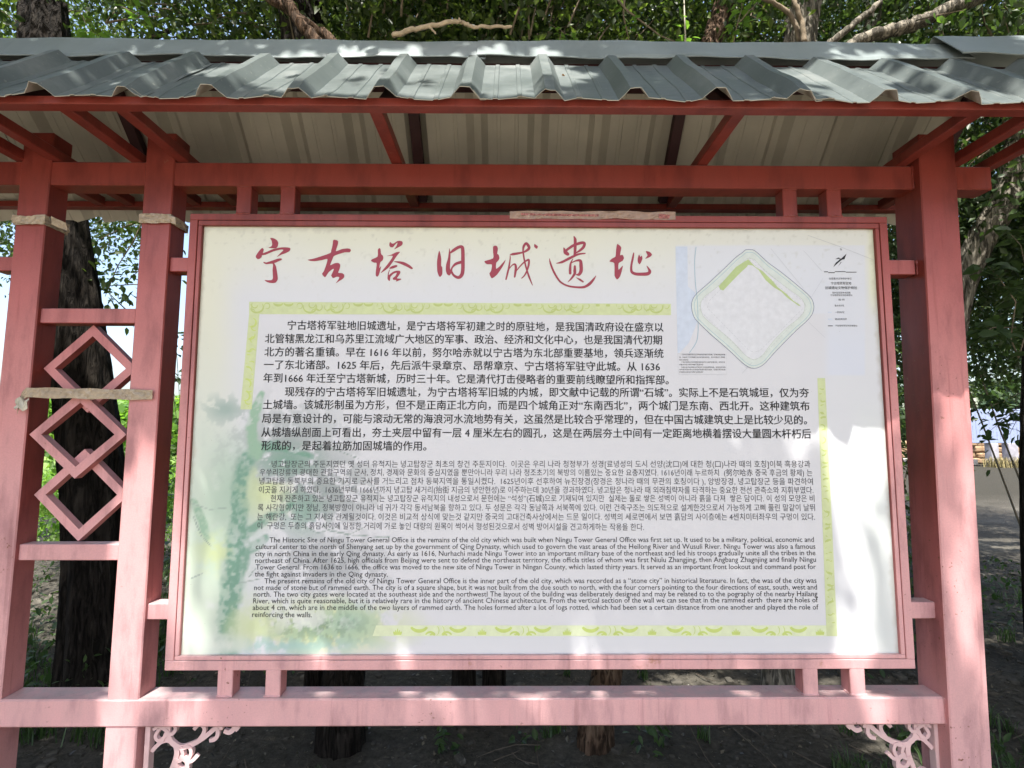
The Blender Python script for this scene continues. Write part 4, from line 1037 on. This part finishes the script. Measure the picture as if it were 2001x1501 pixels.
# light patches wanted on the shelter: the crown overhead has its gaps there (x, z on the plane Y=0, radii, strength)
GAPS = []
def patch(px, py, Y, rx, rz, s_=1.0):
    p = np.array([list(at(px, py, Y))]); x, z = shadow_pos(p); GAPS.append((x[0], z[0], rx*.85+.026, rz*.85+.05, min(1, s_*1.02)))
for a in ((1640, 865, -.01, .09, .08, 1), (1652, 1060, -.01, .03, .13, .93), (1695, 1140, -.01, .028, .10, .93), (1672, 1240, -.01, .08, .07, 1), (1632, 985, -.01, .028, .08, .93), (1705, 950, -.01, .022, .09, .93), (1570, 845, -.01, .05, .045, .9), (1725, 1040, -.01, .02, .07, .9), (1735, 880, -.01, .02, .06, .9), (1440, 900, -.01, .05, .12, .8), (1500, 890, -.01, .04, .12, .8), (925, 900, -.01, .035, .17, .9), (1000, 870, -.01, .02, .08, .8),
          (1180, 880, -.01, .03, .08, .6), (640, 1010, -.01, .015, .08, .4), (1150, 1235, -.01, .04, .06, .6), (1540, 1000, -.01, .03, .10, .5), (1280, 860, -.01, .02, .07, .5),
          (1880, 800, -.055, .07, .10), (1890, 960, -.055, .03, .14), (1880, 1080, -.055, .03, .12), (1895, 1180, -.055, .025, .08), (1912, 1310, -.055, .03, .07, .95), (1730, 1385, -.04, .07, .07), (1050, 1390, -.04, .03, .03), (890, 1395, -.04, .025, .03), (1480, 1300, -.03, .04, .03), (235, 1450, -.04, .05, .16), (250, 1000, -.04, .03, .1, .6),
          (640, 1355, 0, .05, .03), (770, 1352, 0, .05, .03), (860, 1352, 0, .04, .03), (960, 1354, 0, .06, .03), (1050, 1354, 0, .05, .03), (1140, 1350, 0, .05, .03), (1190, 1352, 0, .03, .03), (1250, 1352, 0, .04, .03), (1640, 1352, 0, .06, .03), (1530, 1352, 0, .03, .02)): patch(*a)
rsg = np.random.RandomState(5)
for k_ in range(210):        # roof: many small gaps
    px = rsg.choice([rsg.uniform(380, 1150), rsg.uniform(1560, 2000)], p=[.7, .3]); t = rsg.uniform(.0, .42)
    X_ = (px-1000)/1040*1.32-.09; GAPS.append((*[float(v[0]) for v in shadow_pos(np.array([[X_, EY+t*cS, EZ+t*sS]]))], rsg.uniform(.05, .10), rsg.uniform(.07, .13), 1.0))
for a in ((1690, 130, -.2, .12, .07), (1800, 140, -.2, .14, .08), (1950, 190, -.3, .1, .05), (960, 95, -.04, .12, .03), (820, 98, -.04, .05, .03), (1700, 110, -.04, .08, .03), (570, 80, -.04, .03, .03), (700, 90, -.04, .03, .03)): patch(*a)
for (px, py, rx, rz) in ((1700, 1430, .05, .10), (1730, 1470, .09, .16), (1775, 1490, .07, .12), (1330, 1326, .16, .2), (1385, 1326, .13, .16), (1445, 1330, .05, .06), (1620, 1330, .07, .1), (1960, 985, .9, .5), (1955, 1055, .35, .3), (1985, 1070, .3, .2), (1270, 1330, .05, .05), (1900, 1120, .2, .1)):
    g0 = ground(px, py); x, z = shadow_pos(np.array([list(g0)])); GAPS.append((x[0], z[0], rx+.04, rz+.10, .97))
GA = np.array(GAPS)
def canopy_cull(P):
    x, z = shadow_pos(P); keep = np.ones(len(P), bool); rs = np.random.RandomState(3)
    for gx, gz_, rx, rz, s_ in GA:
        d = ((x-gx)/rx)**2+((z-gz_)/rz)**2
        keep &= ~((d < 1) & (rs.rand(len(P)) < s_))
    return keep

def canopy():
    # crown reaching over the shelter: leaves fill the column through which the sun would reach the sign
    rs = np.random.RandomState(12); n = 145000
    X0 = rs.uniform(-4.4, 4.4, n); Z0 = rs.uniform(-2.6, 6.2, n); h = rs.uniform(4.1, 6.3, n)
    t = (h-Z0)/TS[2]; P = np.stack([X0+TS[0]*t, TS[1]*t, h], 1)
    # clumpy density, sparse towards the rim
    den = fbm(P[:, 0]+30, P[:, 1]+30, 1.5, 77, 3); edge = np.minimum.reduce([X0+4.4, 4.4-X0, Z0+2.6, 6.2-Z0])
    keep = (edge > .5*rs.rand(n)) & (den > .28)
    P = P[keep]; P = P[canopy_cull(P)]
    o = empty('tree', (-4.1, -1.9, 0), label='tall elm beside the shelter whose crown reaches over the roof', cat='tree')
    trunk(o, [(-4.1, -1.9, -.1), (-4.0, -1.9, 1.6), (-3.8, -1.8, 3.4), (-3.2, -1.7, 5.2)], .24, .13, BARK, 90)
    limb(o, [(-3.2, -1.7, 5.2), (-2.2, -1.9, 6.2), (-1.1, -2.2, 6.9), (.4, -2.4, 7.2)], .11, .03, BARK, 91)
    limb(o, [(-3.4, -1.7, 4.8), (-3.0, -2.6, 6.0), (-1.9, -3.4, 6.9)], .08, .02, BARK, 92)
    limb(o, [(-2.6, -1.8, 5.8), (-1.8, -1.0, 6.6), (-.3, -.8, 7.3)], .06, .02, BARK, 93)
    link('crown', leaves_mesh('crown', P, .075, 13, up=.8, asp=.62), LEAF, o)
canopy()

for i, (x, y, zc, lb) in enumerate(((-4.3, .6, 2.3, 'unseen low-crowned bushy tree added to block side light, close to the left end of the shelter'), (4.1, .6, 2.3, 'unseen low-crowned bushy tree added to block side light, close to the right of the shelter'), (-5.6, -2.6, 2.2, 'unseen bushy tree added to block side light, near left'), (5.2, -2.4, 2.2, 'unseen bushy tree added to block side light, near right'), (-6.3, -.4, 3.4, 'unseen leafy tree added to block side light, left of the shelter in line with it'), (5.6, -.6, 3.2, 'unseen leafy tree added to block side light, right of the shelter in line with it'), (-6.8, -3.6, 3.6, 'unseen leafy tree added to block side light, front left of the shelter'), (5.9, -3.4, 3.4, 'unseen leafy tree added to block side light, front right of the shelter'))):  # trees added out of view to cut the light from both sides
    tree((x, y, 0), [(x, y, -.1), (x+.1, y, 1.5), (x, y+.1, 3.4)], .16, .09, BARK, [(x, y, zc, 1.5, 1.5, 2.3, 1)], 330, 30, .25, .10, LEAF, lb, 170+i, twigs=False, group='unseen trees added to block side light')
# --- trees behind the sign, read off the photo
def on(px, py, Y): return tuple(at(px, py, Y))
Yb = 1.75
b0 = ground(183, 1352)
tree((b0.x, b0.y, 0), [(b0.x, b0.y, -.1), on(182, 1200, b0.y), on(181, 980, b0.y), on(160, 740, b0.y), on(118, 440, b0.y), on(92, 160, b0.y), on(88, 10, b0.y+.1)], .165, .13, BARK,
     [(-3.4, 2.6, 5.4, 1.9, 1.6, 1.2, 1)], 330, 34, .19, .06, LEAF, 'thick dark-barked tree standing close behind the diamond lattice', 101,
     limbs=[([on(98, 200, b0.y), on(200, 120, b0.y+.3), on(330, 60, b0.y+.8)], .05, .02)])
b1 = ground(668, 1450)
tree((b1.x, b1.y, 0), [(b1.x, b1.y, -.1), on(668, 1400, b1.y), on(674, 1200, b1.y+.1), on(660, 700, b1.y+.4), on(620, 300, b1.y+.5), on(588, 60, b1.y+.5), on(585, -60, b1.y+.6)], .085, .14, BARK,
     [(-1.5, 2.6, 5.3, 1.5, 1.4, 1.3, 1)], 300, 34, .19, .06, LEAF, 'dark trunk just below left of the board middle, rising to a fork above the ridge', 102,
     limbs=[([on(720, 150, 1.1), on(640, 75, 1.2), on(575, 30, 1.25), on(505, -15, 1.3)], .030, .024, BARKR), ([on(650, 150, 1.05), on(616, 80, 1.1), on(590, 50, 1.12), on(555, -10, 1.2)], .034, .028, BARKR)])
for (px, py, w, topx, lab, sd) in ((615, 1385, .05, 480, 'slim dark trunk left of the pair below the board', 103), (907, 1392, .062, 900, 'narrow dark trunk below the board, left of a twin trunk', 104), (968, 1392, .060, 1060, 'narrow dark trunk below the board, right of a twin trunk', 105)):
    b_ = ground(px, py)
    tree((b_.x, b_.y, 0), [(b_.x, b_.y, -.1), (b_.x, b_.y, .5), (b_.x+.05, b_.y+.2, 2.0), (b_.x+.0, b_.y+.5, 3.6)], w, w*.6, BARK,
         [(b_.x, b_.y+1.5, 5.2, 1.3, 1.5, 1.4, 1)], 230, 32, .18, .06, LEAF, lab, sd)
b5 = ground(1162, 1453)
tree((b5.x, b5.y, 0), [(b5.x, b5.y, -.1), on(1164, 1400, b5.y), on(1184, 1320, b5.y+.15), on(1260, 700, b5.y+.5), on(1360, 200, b5.y+.9), on(1405, 40, b5.y+1.1), on(1440, -60, b5.y+1.2)], .068, .075, BARKR,
     [(1.2, 3.4, 5.4, 1.6, 1.4, 1.4, 1)], 300, 34, .19, .06, LEAF, 'brown leaning trunk that comes up right of the centre above the ridge', 106)
b6 = ground(1523, 1398)
tree((b6.x, b6.y, 0), [(b6.x, b6.y, -.1), on(1523, 1320, b6.y), on(1530, 900, b6.y+.2), on(1540, 400, b6.y+.4), on(1562, 70, b6.y+.5), on(1580, -40, b6.y+.5)], .075, .105, BARKL,
     [(2.6, 3.2, 5.6, 1.6, 1.5, 1.3, 1)], 300, 34, .19, .06, LEAF2, 'rough grey-barked tree showing above the ridge on the right with thin stems in front', 107,
     limbs=[([on(1562, 82, 1.5), on(1545, 30, 1.5), on(1510, 4, 1.5), on(1470, -10, 1.5)], .016, .012, TWIG), ([on(1572, 84, 1.45), on(1565, 40, 1.45), on(1552, 4, 1.45), on(1548, -20, 1.5)], .018, .012, TWIG)])
# pale crooked tree at the right edge
Yr = 1.55
b8 = ground(1850, 1290)
tree((b8.x, b8.y, 0), [(b8.x, b8.y, -.1), on(1845, 1100, b8.y), on(1850, 800, b8.y), on(1868, 600, b8.y-.1), on(1912, 480, b8.y-.2), on(1962, 400, b8.y-.25), on(1984, 320, b8.y-.25), on(2005, 240, b8.y-.25), on(2040, 60, b8.y-.2)], .075, .085, BARKL,
     [(4.0, 2.6, 3.9, 1.5, 1.3, 1.1, 1), (3.5, 3.2, 3.1, 1.0, 1.2, .5, .5)], 380, 32, .18, .062, LEAF2, 'pale crooked trunk bending out past the right-hand post', 108)
Yk = 1.6
tree((2.9, 2.9, 0), [(2.9, 2.9, -.1), (2.95, 2.9, 1.5), on(1700, 70, 2.4), on(1760, 10, 2.4)], .06, .05, BARKL,
     [(3.2, 3.6, 5.4, 1.3, 1.2, 1.2, 1)], 220, 32, .18, .06, LEAF, 'tree whose pale sloping limbs cross above the ridge near the raised cap', 109,
     limbs=[([on(1615, 90, 1.3), on(1650, 62, 1.32), on(1690, 30, 1.36), on(1720, 5, 1.4)], .020, .016, BARKL), ([on(1650, 96, 1.28), on(1700, 72, 1.3), on(1780, 50, 1.34), on(1850, 20, 1.4), on(1960, -30, 1.5)], .034, .04, BARKL)])
b9 = ground(2035, 1345)
tree((b9.x, b9.y, 0), [(b9.x, b9.y, -.1), (b9.x+.05, b9.y, 1.2), (b9.x+.4, b9.y+.1, 3.5)], .06, .05, BARK, [(b9.x+.8, b9.y+.8, 4.6, 1.3, 1.2, 1.2, 1)], 220, 32, .18, .06, LEAF, 'dark trunk at the right edge above the shaded ground', 110)
# further trees
far = [(-7.2, 6.2, .16), (-1.2, 5.4, .12), (1.0, 6.2, .12), (3.2, 6.0, .14), (5.2, 5.0, .13), (7.4, 7.6, .15), (.2, 4.2, .10), (8.4, 4.4, .12)]
LBL = ['left end of the tree row far behind the lattice', 'second row, behind the left half of the board', 'second row, behind the middle of the board', 'second row, behind the right half of the board', 'right of the board, its low boughs shading the path', 'far right, beside the distant tablet', 'slim, straight behind the heading', 'right edge of the tree row, dense and low-crowned']
proto = None; crowns = []
for i, ((x, y, r), lb) in enumerate(zip(far, LBL)):
    low = (x > 3)
    tree((x, y, 0), [(x, y, -.1), (x+.1, y, 1.5), (x-.1, y+.1, 3.4), (x+.1, y, 5.0)], r, r*.6, BARK,
         [(x, y, 5.8, 1.9, 1.6, 1.9, 1)]+([(x, y, 3.0, 1.7, 1.3, 1.0, .5)] if low else []), 300, 34, .23, .08, [LEAF, LEAF2][i % 2], 'leafy tree, '+lb, 130+i, gap=0)

# dense leafy boughs low behind the sign, seen through the slits beside the board, and hanging sprays
def shrub(name, boxes, ncl, per, rad, size, m, label, cat, seed, stems, group=None, gap=0, fine=True):
    b_ = boxes[0]; o = empty(name, (b_[0], b_[1], 0), label=label, cat=cat, group=group)
    P, cl = cluster_points(boxes, ncl, per, rad, seed, gap)
    link('foliage', leaves_mesh('foliage', P, size, seed, fine=fine, asp=.55), m, o)
    mb = MB(); rnd = random.Random(seed)
    for s_ in range(stems):
        c = Vector(cl[rnd.randrange(len(cl))]); q = Vector((b_[0]+rnd.uniform(-.2, .2), b_[1]+rnd.uniform(-.15, .15), 0))
        mb.tube([q, q.lerp(c, .5)+Vector((rnd.uniform(-.1, .1), 0, .15)), c], [.012, .008, .003], 5, cap=False)
    mb.build('stems', TWIG, o, True, kind='stuff'); return o
shrub('shrub', [(-1.9, 3.0, 1.0, .9, .6, .9, 1)], 130, 26, .13, .06, WEED, 'green bush filling the slit between the second post and the board', 'shrub', 201, 14, 'bushes behind the shelter')
shrub('shrub', [(2.3, 2.2, 1.2, .5, .5, 1.2, 1)], 120, 26, .12, .055, LEAF2, 'dark bush behind the slit right of the board', 'shrub', 202, 12, 'bushes behind the shelter')
shrub('shrub', [(5.0, 3.6, 2.9, .9, .6, .9, 1)], 150, 24, .13, .065, LEAF2, 'leafy bush spreading beyond the right-hand post', 'shrub', 203, 4, 'bushes behind the shelter')
shrub('shrub', [(-4.6, 4.6, .9, .8, .5, .8, 1)], 110, 26, .14, .075, LEAFB, 'bright green bush beyond the lattice', 'shrub', 204, 12, 'bushes behind the shelter')
shrub('shrub', [(-2.6, 4.8, .9, .7, .5, .9, 1)], 110, 26, .14, .07, LEAFB, 'bright bush left of the board, catching the field light', 'shrub', 205, 12, 'bushes behind the shelter')

# --- sprays with single leaves one can pick out
def leaf_proto(L_, Wd):
    V = [(0, 0, 0), (.28*L_, Wd*.46, .05*L_), (.65*L_, Wd*.38, .02*L_), (L_, 0, -.10*L_), (.65*L_, -Wd*.38, .02*L_), (.28*L_, -Wd*.46, .05*L_), (.5*L_, 0, -.03*L_)]
    F = [(0, 6, 1), (1, 6, 2), (2, 6, 3), (3, 6, 4), (4, 6, 5), (5, 6, 0)]
    return mesh('leaf', V, F, True)
def spray(name, paths, nleaf, L_, m, label, seed, cat='sapling', rad=.004, twig=TWIG, droop=.3, spread=.05):
    rnd = random.Random(seed); p0 = Vector(paths[0][0]); o = empty(name, p0, label=label, cat=cat)
    for P in paths:
        mb = MB(); mb.tube([Vector(p) for p in P], [rad*(1-.7*i/(len(P)-1)) for i in range(len(P))], 6, jit=.1, rnd=rnd); mb.build('stem', twig, o, True)
    me = leaf_proto(L_, L_*.52); me.materials.append(m)
    for k_ in range(nleaf):
        P = paths[rnd.randrange(len(paths))]; t = rnd.uniform(.12, 1)*(len(P)-1); i = min(int(t), len(P)-2); c = Vector(P[i]).lerp(Vector(P[i+1]), t-i)
        c += Vector((rnd.uniform(-1, 1), rnd.uniform(-1, 1), rnd.uniform(-1, 1)))*spread*.4
        lf = bpy.data.objects.new('leaf', me); COL.objects.link(lf); lf.parent = o; lf.matrix_parent_inverse = Matrix.Translation(-p0)
        lf.location = c; lf.rotation_euler = (rnd.gauss(0, .5), rnd.uniform(-.2, .9)*droop*2, rnd.uniform(0, 2*pi)); s_ = rnd.uniform(.65, 1.2); lf.scale = (s_, s_, s_)
    return o
def OP(l, Y): return [on(px, py, Y+dy) for px, py, dy in l]
spray('sapling', [OP([(1990, 700, .1), (1975, 660, .05), (1985, 590, 0), (1950, 540, 0), (1930, 520, .05)], 1.0), OP([(1985, 640, .05), (1940, 640, .0), (1915, 655, 0)], 1.0), OP([(1990, 700, .1), (2020, 600, .1), (1995, 480, .05), (1960, 440, .1)], 1.1)],
      125, .085, LEAF2, 'broad-leaved sapling beside the right-hand post, each leaf distinct', 301, spread=.12)
spray('leafy_twig', [OP([(1790, 40, .1), (1840, 28, 0), (1882, 20, 0), (1892, 30, 0)], .55)], 11, .05, LEAFB, 'bright backlit twig hanging over the ridge near the raised cap', 302, 'twig', .003, spread=.03, droop=1.2)
spray('leafy_twig', [OP([(1432, 92, 0), (1440, 50, 0), (1450, 15, 0), (1446, -20, 0)], .75), OP([(1440, 50, 0), (1465, 20, 0), (1480, 5, 0)], .75)], 34, .045, LEAFB, 'cluster of bright leaves above the ridge left of the grey trunk', 303, 'twig', .003, spread=.09)
spray('leafy_twig', [OP([(1090, 92, 0), (1098, 60, 0), (1075, 48, 0)], .7), OP([(1096, 62, 0), (1130, 75, 0)], .7)], 12, .04, LEAFB, 'small green twig peeking over the ridge right of the dead branch', 304, 'twig', .002, spread=.03)
spray('leafy_twig', [OP([(1340, 96, 0), (1338, 40, 0), (1336, -20, 0)], .6)], 12, .045, LEAFB, 'pale upright stem with a few leaves above the middle of the roof', 305, 'twig', .005, simple('pale_stem', (.5, .46, .38)), spread=.08)
spray('leafy_twig', [OP([(232, 10, 0), (262, 25, 0), (290, 34, 0)], .9), OP([(160, 30, 0), (172, 55, 0), (185, 66, 0)], .9)], 30, .055, LEAFB, 'bright leaves between two dark trunks above the left of the ridge', 306, 'twig', .003, spread=.1)
spray('leafy_twig', [OP([(1190, -20, .1), (1225, 20, 0), (1290, 70, 0), (1345, 92, 0)], .7), OP([(1222, -20, 0), (1218, 30, 0), (1230, 84, 0)], .75)], 14, .04, LEAFB, 'thin bare crossing stems above the ridge, left of the pale upright stem', 307, 'twig', .006, spread=.05)
spray('hanging_bough', [OP([(2010, 770, 0), (1985, 800, 0), (1955, 825, 0), (1925, 850, 0)], 2.6), OP([(2010, 790, 0), (1990, 815, 0), (1972, 850, 0)], 2.6), OP([(2010, 760, 0), (1960, 785, 0), (1915, 800, 0)], 2.7)], 110, .075, LEAF2, 'drooping leafy bough in front of the distant tablet', 310, 'branch', .004, spread=.2, droop=.8)
# silhouettes hanging into the bright gap above the lattice
spray('hanging_bough', [OP([(300, 380, 0), (262, 470, 0), (230, 520, 0), (205, 580, 0)], 1.9), OP([(330, 420, 0), (250, 440, 0), (190, 470, 0), (180, 520, 0)], 2.0), OP([(330, 560, .1), (262, 556, 0), (180, 560, 0)], 2.0), OP([(262, 620, 0), (230, 590, 0), (185, 545, 0)], 2.0), OP([(260, 400, 0), (215, 420, 0), (180, 440, 0)], 1.8), OP([(340, 480, 0), (280, 520, 0), (240, 560, 0)], 2.1)],
      300, .062, LEAF, 'dark bough of small leaves hanging against the bright sky above the lattice', 308, 'branch', .006, spread=.32, droop=.8)
spray('hanging_bough', [OP([(330, 600, 0), (346, 700, 0), (352, 800, 0)], 2.2), OP([(345, 640, 0), (335, 740, 0), (350, 860, 0)], 2.1)], 70, .06, LEAF2, 'leafy twigs seen through the slit left of the board', 309, 'branch', .004, spread=.22, droop=.7)
# dead branch on the ridge
db = empty('dead_branch', on(770, 66, .02), label='broken sunlit dead branch sticking up over the ridge cap', cat='branch')
limb(db, [on(768, 70, .02), on(800, 60, .0), on(838, 51, -.01), on(885, 43, -.01), on(905, 44, .0), on(925, 52, .0), on(975, 52, .0), on(1000, 53, .0)], .0085, .0045, DEADWOOD, 88, 'bough')
limb(db, [on(838, 51, -.01), on(846, 60, -.02), on(852, 66, -.02)], .004, .002, DEADWOOD, 89, 'side_twig')
limb(db, [on(900, 43, -.01), on(897, 36, -.01)], .004, .003, DEADWOOD, 90, 'side_twig')
# a dead leaf on the roof and one caught in a rib
LEAFD = simple('dead_leaf', (.45, .22, .06), .7, .2, .3, 80)
for (px, py, lb) in ((1106, 134, 'curled orange dead leaf lying on a roof sheet near the middle'), (1060, 184, 'small dead leaf on the roof edge, lower than the other')):
    x, = [(px-1000)/1040*1.42-.09]
    t = .24 if py < 150 else .03
    lf = link('dead_leaf', leaf_proto(.03, .02), LEAFD, None, label=lb, cat='leaf'); lf.location = (x, EY+t*cS-.006, EZ+t*sS+.006); lf.rotation_euler = (SL, .2, 1.2+px)

# ------------------------------------------------------------------ forest floor
def scatter(name, n, box, seed, fn):
    rs = np.random.RandomState(seed); X = rs.uniform(box[0], box[1], n); Y = rs.uniform(box[2], box[3], n)
    return X, Y, gz(X, Y), rs
X, Y, Z, rs = scatter('l', 26000, (-6, 6, .3, 7.5), 5, None)
dl = np.stack([X, Y, Z+.006], 1)
me = leaves_mesh('leaf_litter', dl, .028, 6, up=1.2, asp=.5)
link('leaf_litter', me, leaf_mat('litter', (.03, .026, .02), (.065, .055, .04), (.17, .15, .11), .05), kind='stuff')
X, Y, Z, rs = scatter('s', 2600, (-6, 6, .3, 7), 8, None)
mb = MB(); rnd = random.Random(4)
for x, y, z in zip(X, Y, Z):
    s_ = rnd.choice([.006, .008, .012, .012, .02, .03]); V, F = chamfer([s_*rnd.uniform(.6, 1.2), s_*rnd.uniform(.6, 1.2), s_*.5], s_*.2)
    a = rnd.uniform(0, 6); mb.add([(x+v[0]*cos(a)-v[1]*sin(a), y+v[0]*sin(a)+v[1]*cos(a), z+v[2]+s_*.1) for v in V], F)
mb.build('pebbles', simple('clods_and_pebbles', (.085, .078, .066), .9, .2, .4, 30), kind='stuff')
mb = MB()
for k_ in range(130):
    x, y = rnd.uniform(-4, 4.5), rnd.uniform(.5, 4.5); a = rnd.uniform(0, 6.28); L_ = rnd.uniform(.08, .5); z0 = float(gz(x, y))
    pts = [(x+cos(a)*L_*t+rnd.uniform(-.01, .01), y+sin(a)*L_*t+rnd.uniform(-.01, .01), z0+.012+L_*t*rnd.uniform(0, .18)) for t in (0, .35, .7, 1)]
    mb.tube(pts, [.004, .0035, .0025, .0015], 4, cap=False)
mb.build('fallen_twigs', simple('weathered_twigs', (.12, .10, .08), .9, .1, .3, 40), None, True, kind='stuff')
# weeds and grass
def blades(name, spots, m, seed, h=.14, w=.006, per=26, rad=.07):
    rs = np.random.RandomState(seed); V = []; F = []
    for (x, y, sc) in spots:
        for k_ in range(per):
            a = rs.uniform(0, 6.28); r = rad*sc*rs.rand(); px, py = x+cos(a)*r, y+sin(a)*r; z = float(gz(px, py)); b_ = rs.uniform(0, 6.28); H = h*sc*rs.uniform(.5, 1.2); l = H*rs.uniform(.2, .8)
            dx, dy = cos(b_), sin(b_); sx, sy = -dy*w/2, dx*w/2; i = len(V)
            V += [(px-sx, py-sy, z), (px+sx, py+sy, z), (px+dx*l*.4-sx*.8, py+dy*l*.4-sy*.8, z+H*.65), (px+dx*l*.4+sx*.8, py+dy*l*.4+sy*.8, z+H*.65), (px+dx*l, py+dy*l, z+H*.9)]
            F += [(i, i+1, i+3, i+2), (i+2, i+3, i+4)]
    link(name, mesh(name, V, F), m, kind='stuff')
rnd = random.Random(9)
spots = [(rnd.uniform(-3.4, -2.0), rnd.uniform(1.3, 3.8), rnd.uniform(.8, 1.6)) for _ in range(90)]+[(rnd.uniform(-4.5, 5), rnd.uniform(2.2, 7), rnd.uniform(.6, 1.4)) for _ in range(260)]+[(rnd.uniform(1.4, 2.6), rnd.uniform(.5, 1.4), rnd.uniform(.4, .9)) for _ in range(40)]+[(rnd.uniform(-1.2, 1.2), rnd.uniform(.9, 2.2), rnd.uniform(.3, .7)) for _ in range(14)]
blades('grass_tufts', spots, WEED, 4)
blades('field_grass', [(rnd.uniform(-16, -1), rnd.uniform(8, 17), rnd.uniform(2, 4)) for _ in range(700)], LEAFB, 5, .2, .03, 14, .12)
def weeds(name, L_, m, seed, label=None):
    rs = np.random.RandomState(seed); C = []
    for (x, y, r, h, n) in L_:
        a = rs.uniform(0, 6.28, n); q = r*np.sqrt(rs.rand(n)); px, py = x+q*np.cos(a), y+q*np.sin(a)
        C.append(np.stack([px, py, gz(px, py)+h*rs.rand(n)], 1))
    link(name, leaves_mesh(name, np.concatenate(C), .05, seed, up=.8, fine=True), m, kind='stuff')
weeds('undergrowth', [(-2.7, 2.2, .7, .35, 700), (-3.6, 3.2, .8, .3, 600), (-2.2, 3.4, .8, .6, 900), (-1.6, 2.2, .3, .4, 250), (1.15, 2.6, .5, .25, 500), (.0, 1.3, .08, .10, 26), (-.40, 1.2, .07, .10, 22), (.62, 1.25, .10, .14, 40), (2.0, 1.0, .3, .1, 160), (4.5, 3.5, 1.2, .3, 700)], WEED, 71)
weeds('sunlit_weeds', [(-4.2, 5.6, .9, .9, 1600), (-6.2, 6.4, 1.2, .8, 1600), (-2.6, 5.6, .9, .7, 1200), (-5.0, 7.6, 1.6, .7, 1600)], LEAFB, 72)
# far bright hedge line beyond the field and wooded rise behind
def far_mass(name, x0, x1, y, h, n, size, m, seed):
    rs = np.random.RandomState(seed); X = rs.uniform(x0, x1, n); top = h*(.55+.6*fbm(X+200, X*0+seed, .22, seed, 3)); Z = top*rs.rand(n)**.7; Y_ = y+rs.normal(size=n)*h*.25
    link(name, leaves_mesh(name, np.stack([X, Y_, Z], 1), size, seed, up=.6, asp=.8), m, kind='stuff')
far_mass('distant_hedge', -50, 2, 34, 4.6, 30000, .5, LEAFB, 81)
far_mass('distant_wood', -20, 70, 52, 7.5, 16000, .8, LEAF2, 82)

# ------------------------------------------------------------------ distant tablet on two piers, with the rubble wall behind
g_ = ground(1945, 912)
TX, TY = g_.x, g_.y; k_ = (TY+1.556)/1.556
tb = empty('stone_tablet', (TX, TY, 0), label='distant pale blue tablet with columns of writing raised on two stone piers', cat='tablet')
TBM = simple('pale_blue_tablet', (.27, .32, .46), .6, .3, .06, 2); PIER = simple('grey_pier_stone', (.33, .32, .35), .85, .2, .3, 3, .4)
a_, c_ = at(1880, 866, TY), at(1991, 800, TY)
MB().box((a_.x, TY-.12, a_.z), (c_.x, TY+.12, c_.z), .02).build('panel', TBM, tb)
mb = MB()
rnd = random.Random(2)
for q in range(17):
    x_ = a_.x+.12+q*(c_.x-a_.x-.24)/16; z_ = c_.z-.15
    while z_ > a_.z+.15:
        h_ = rnd.uniform(.03, .06); mb.box((x_-.018, TY-.128, z_-h_), (x_+.018, TY-.1235, z_), 0); z_ -= h_+rnd.choice([.02, .02, .02, .12])
mb.build('lettering_columns', simple('faded_lettering', (.28, .31, .42)), tb, kind='stuff')
for x0_, x1_ in ((1933, 1944), (1967, 1982)):
    p, q = at(x0_, 912, TY), at(x1_, 866, TY); MB().box((p.x, TY-.2, -.05), (q.x, TY+.2, q.z), .03).build('pier', PIER, tb)
ru = empty('rubble_wall', (TX-1, TY+2.2, 0), label='low tumbled brown stone wall behind the distant tablet', cat='wall')
STN = simple('brown_rubble', (.30, .20, .12), .9, .2, .35, 4, .5); bm_ = []
for q in range(3):
    s_ = .2; V, F = chamfer([.32, .25, .15], .07); bm_.append(mesh('stone', V, F)); bm_[-1].materials.append(STN)
for row in range(4):
    for q in range(16):
        so = bpy.data.objects.new('stone', bm_[(q+row) % 3]); COL.objects.link(so); so.parent = ru
        so.location = (-3.5+q*.62+(row % 2)*.3+rnd.uniform(-.06, .06), rnd.uniform(-.1, .1)+row*.03, .14+row*.28); so.rotation_euler = (rnd.uniform(-.1, .1), rnd.uniform(-.12, .12), rnd.uniform(-.2, .2)); so.scale = (rnd.uniform(.8, 1.05), 1, rnd.uniform(.8, 1.05))
link('stone_slab', mesh('stone_slab', *chamfer([1.5, .5, .14], .03)), simple('white_slab', (.42, .40, .36), .8, .2, .1, 3), None, label='pale flat slab lying before the rubble wall', cat='slab').location = (TX-1.9, TY+.9, .17)
blades('dry_grass', [(TX+rnd.uniform(-.6, 1.6), TY-.4+rnd.uniform(-.3, .3), 2.2) for _ in range(40)], simple('straw', (.25, .21, .10), .8, .2, .3, 9), 33, .22, .02, 22, .15)
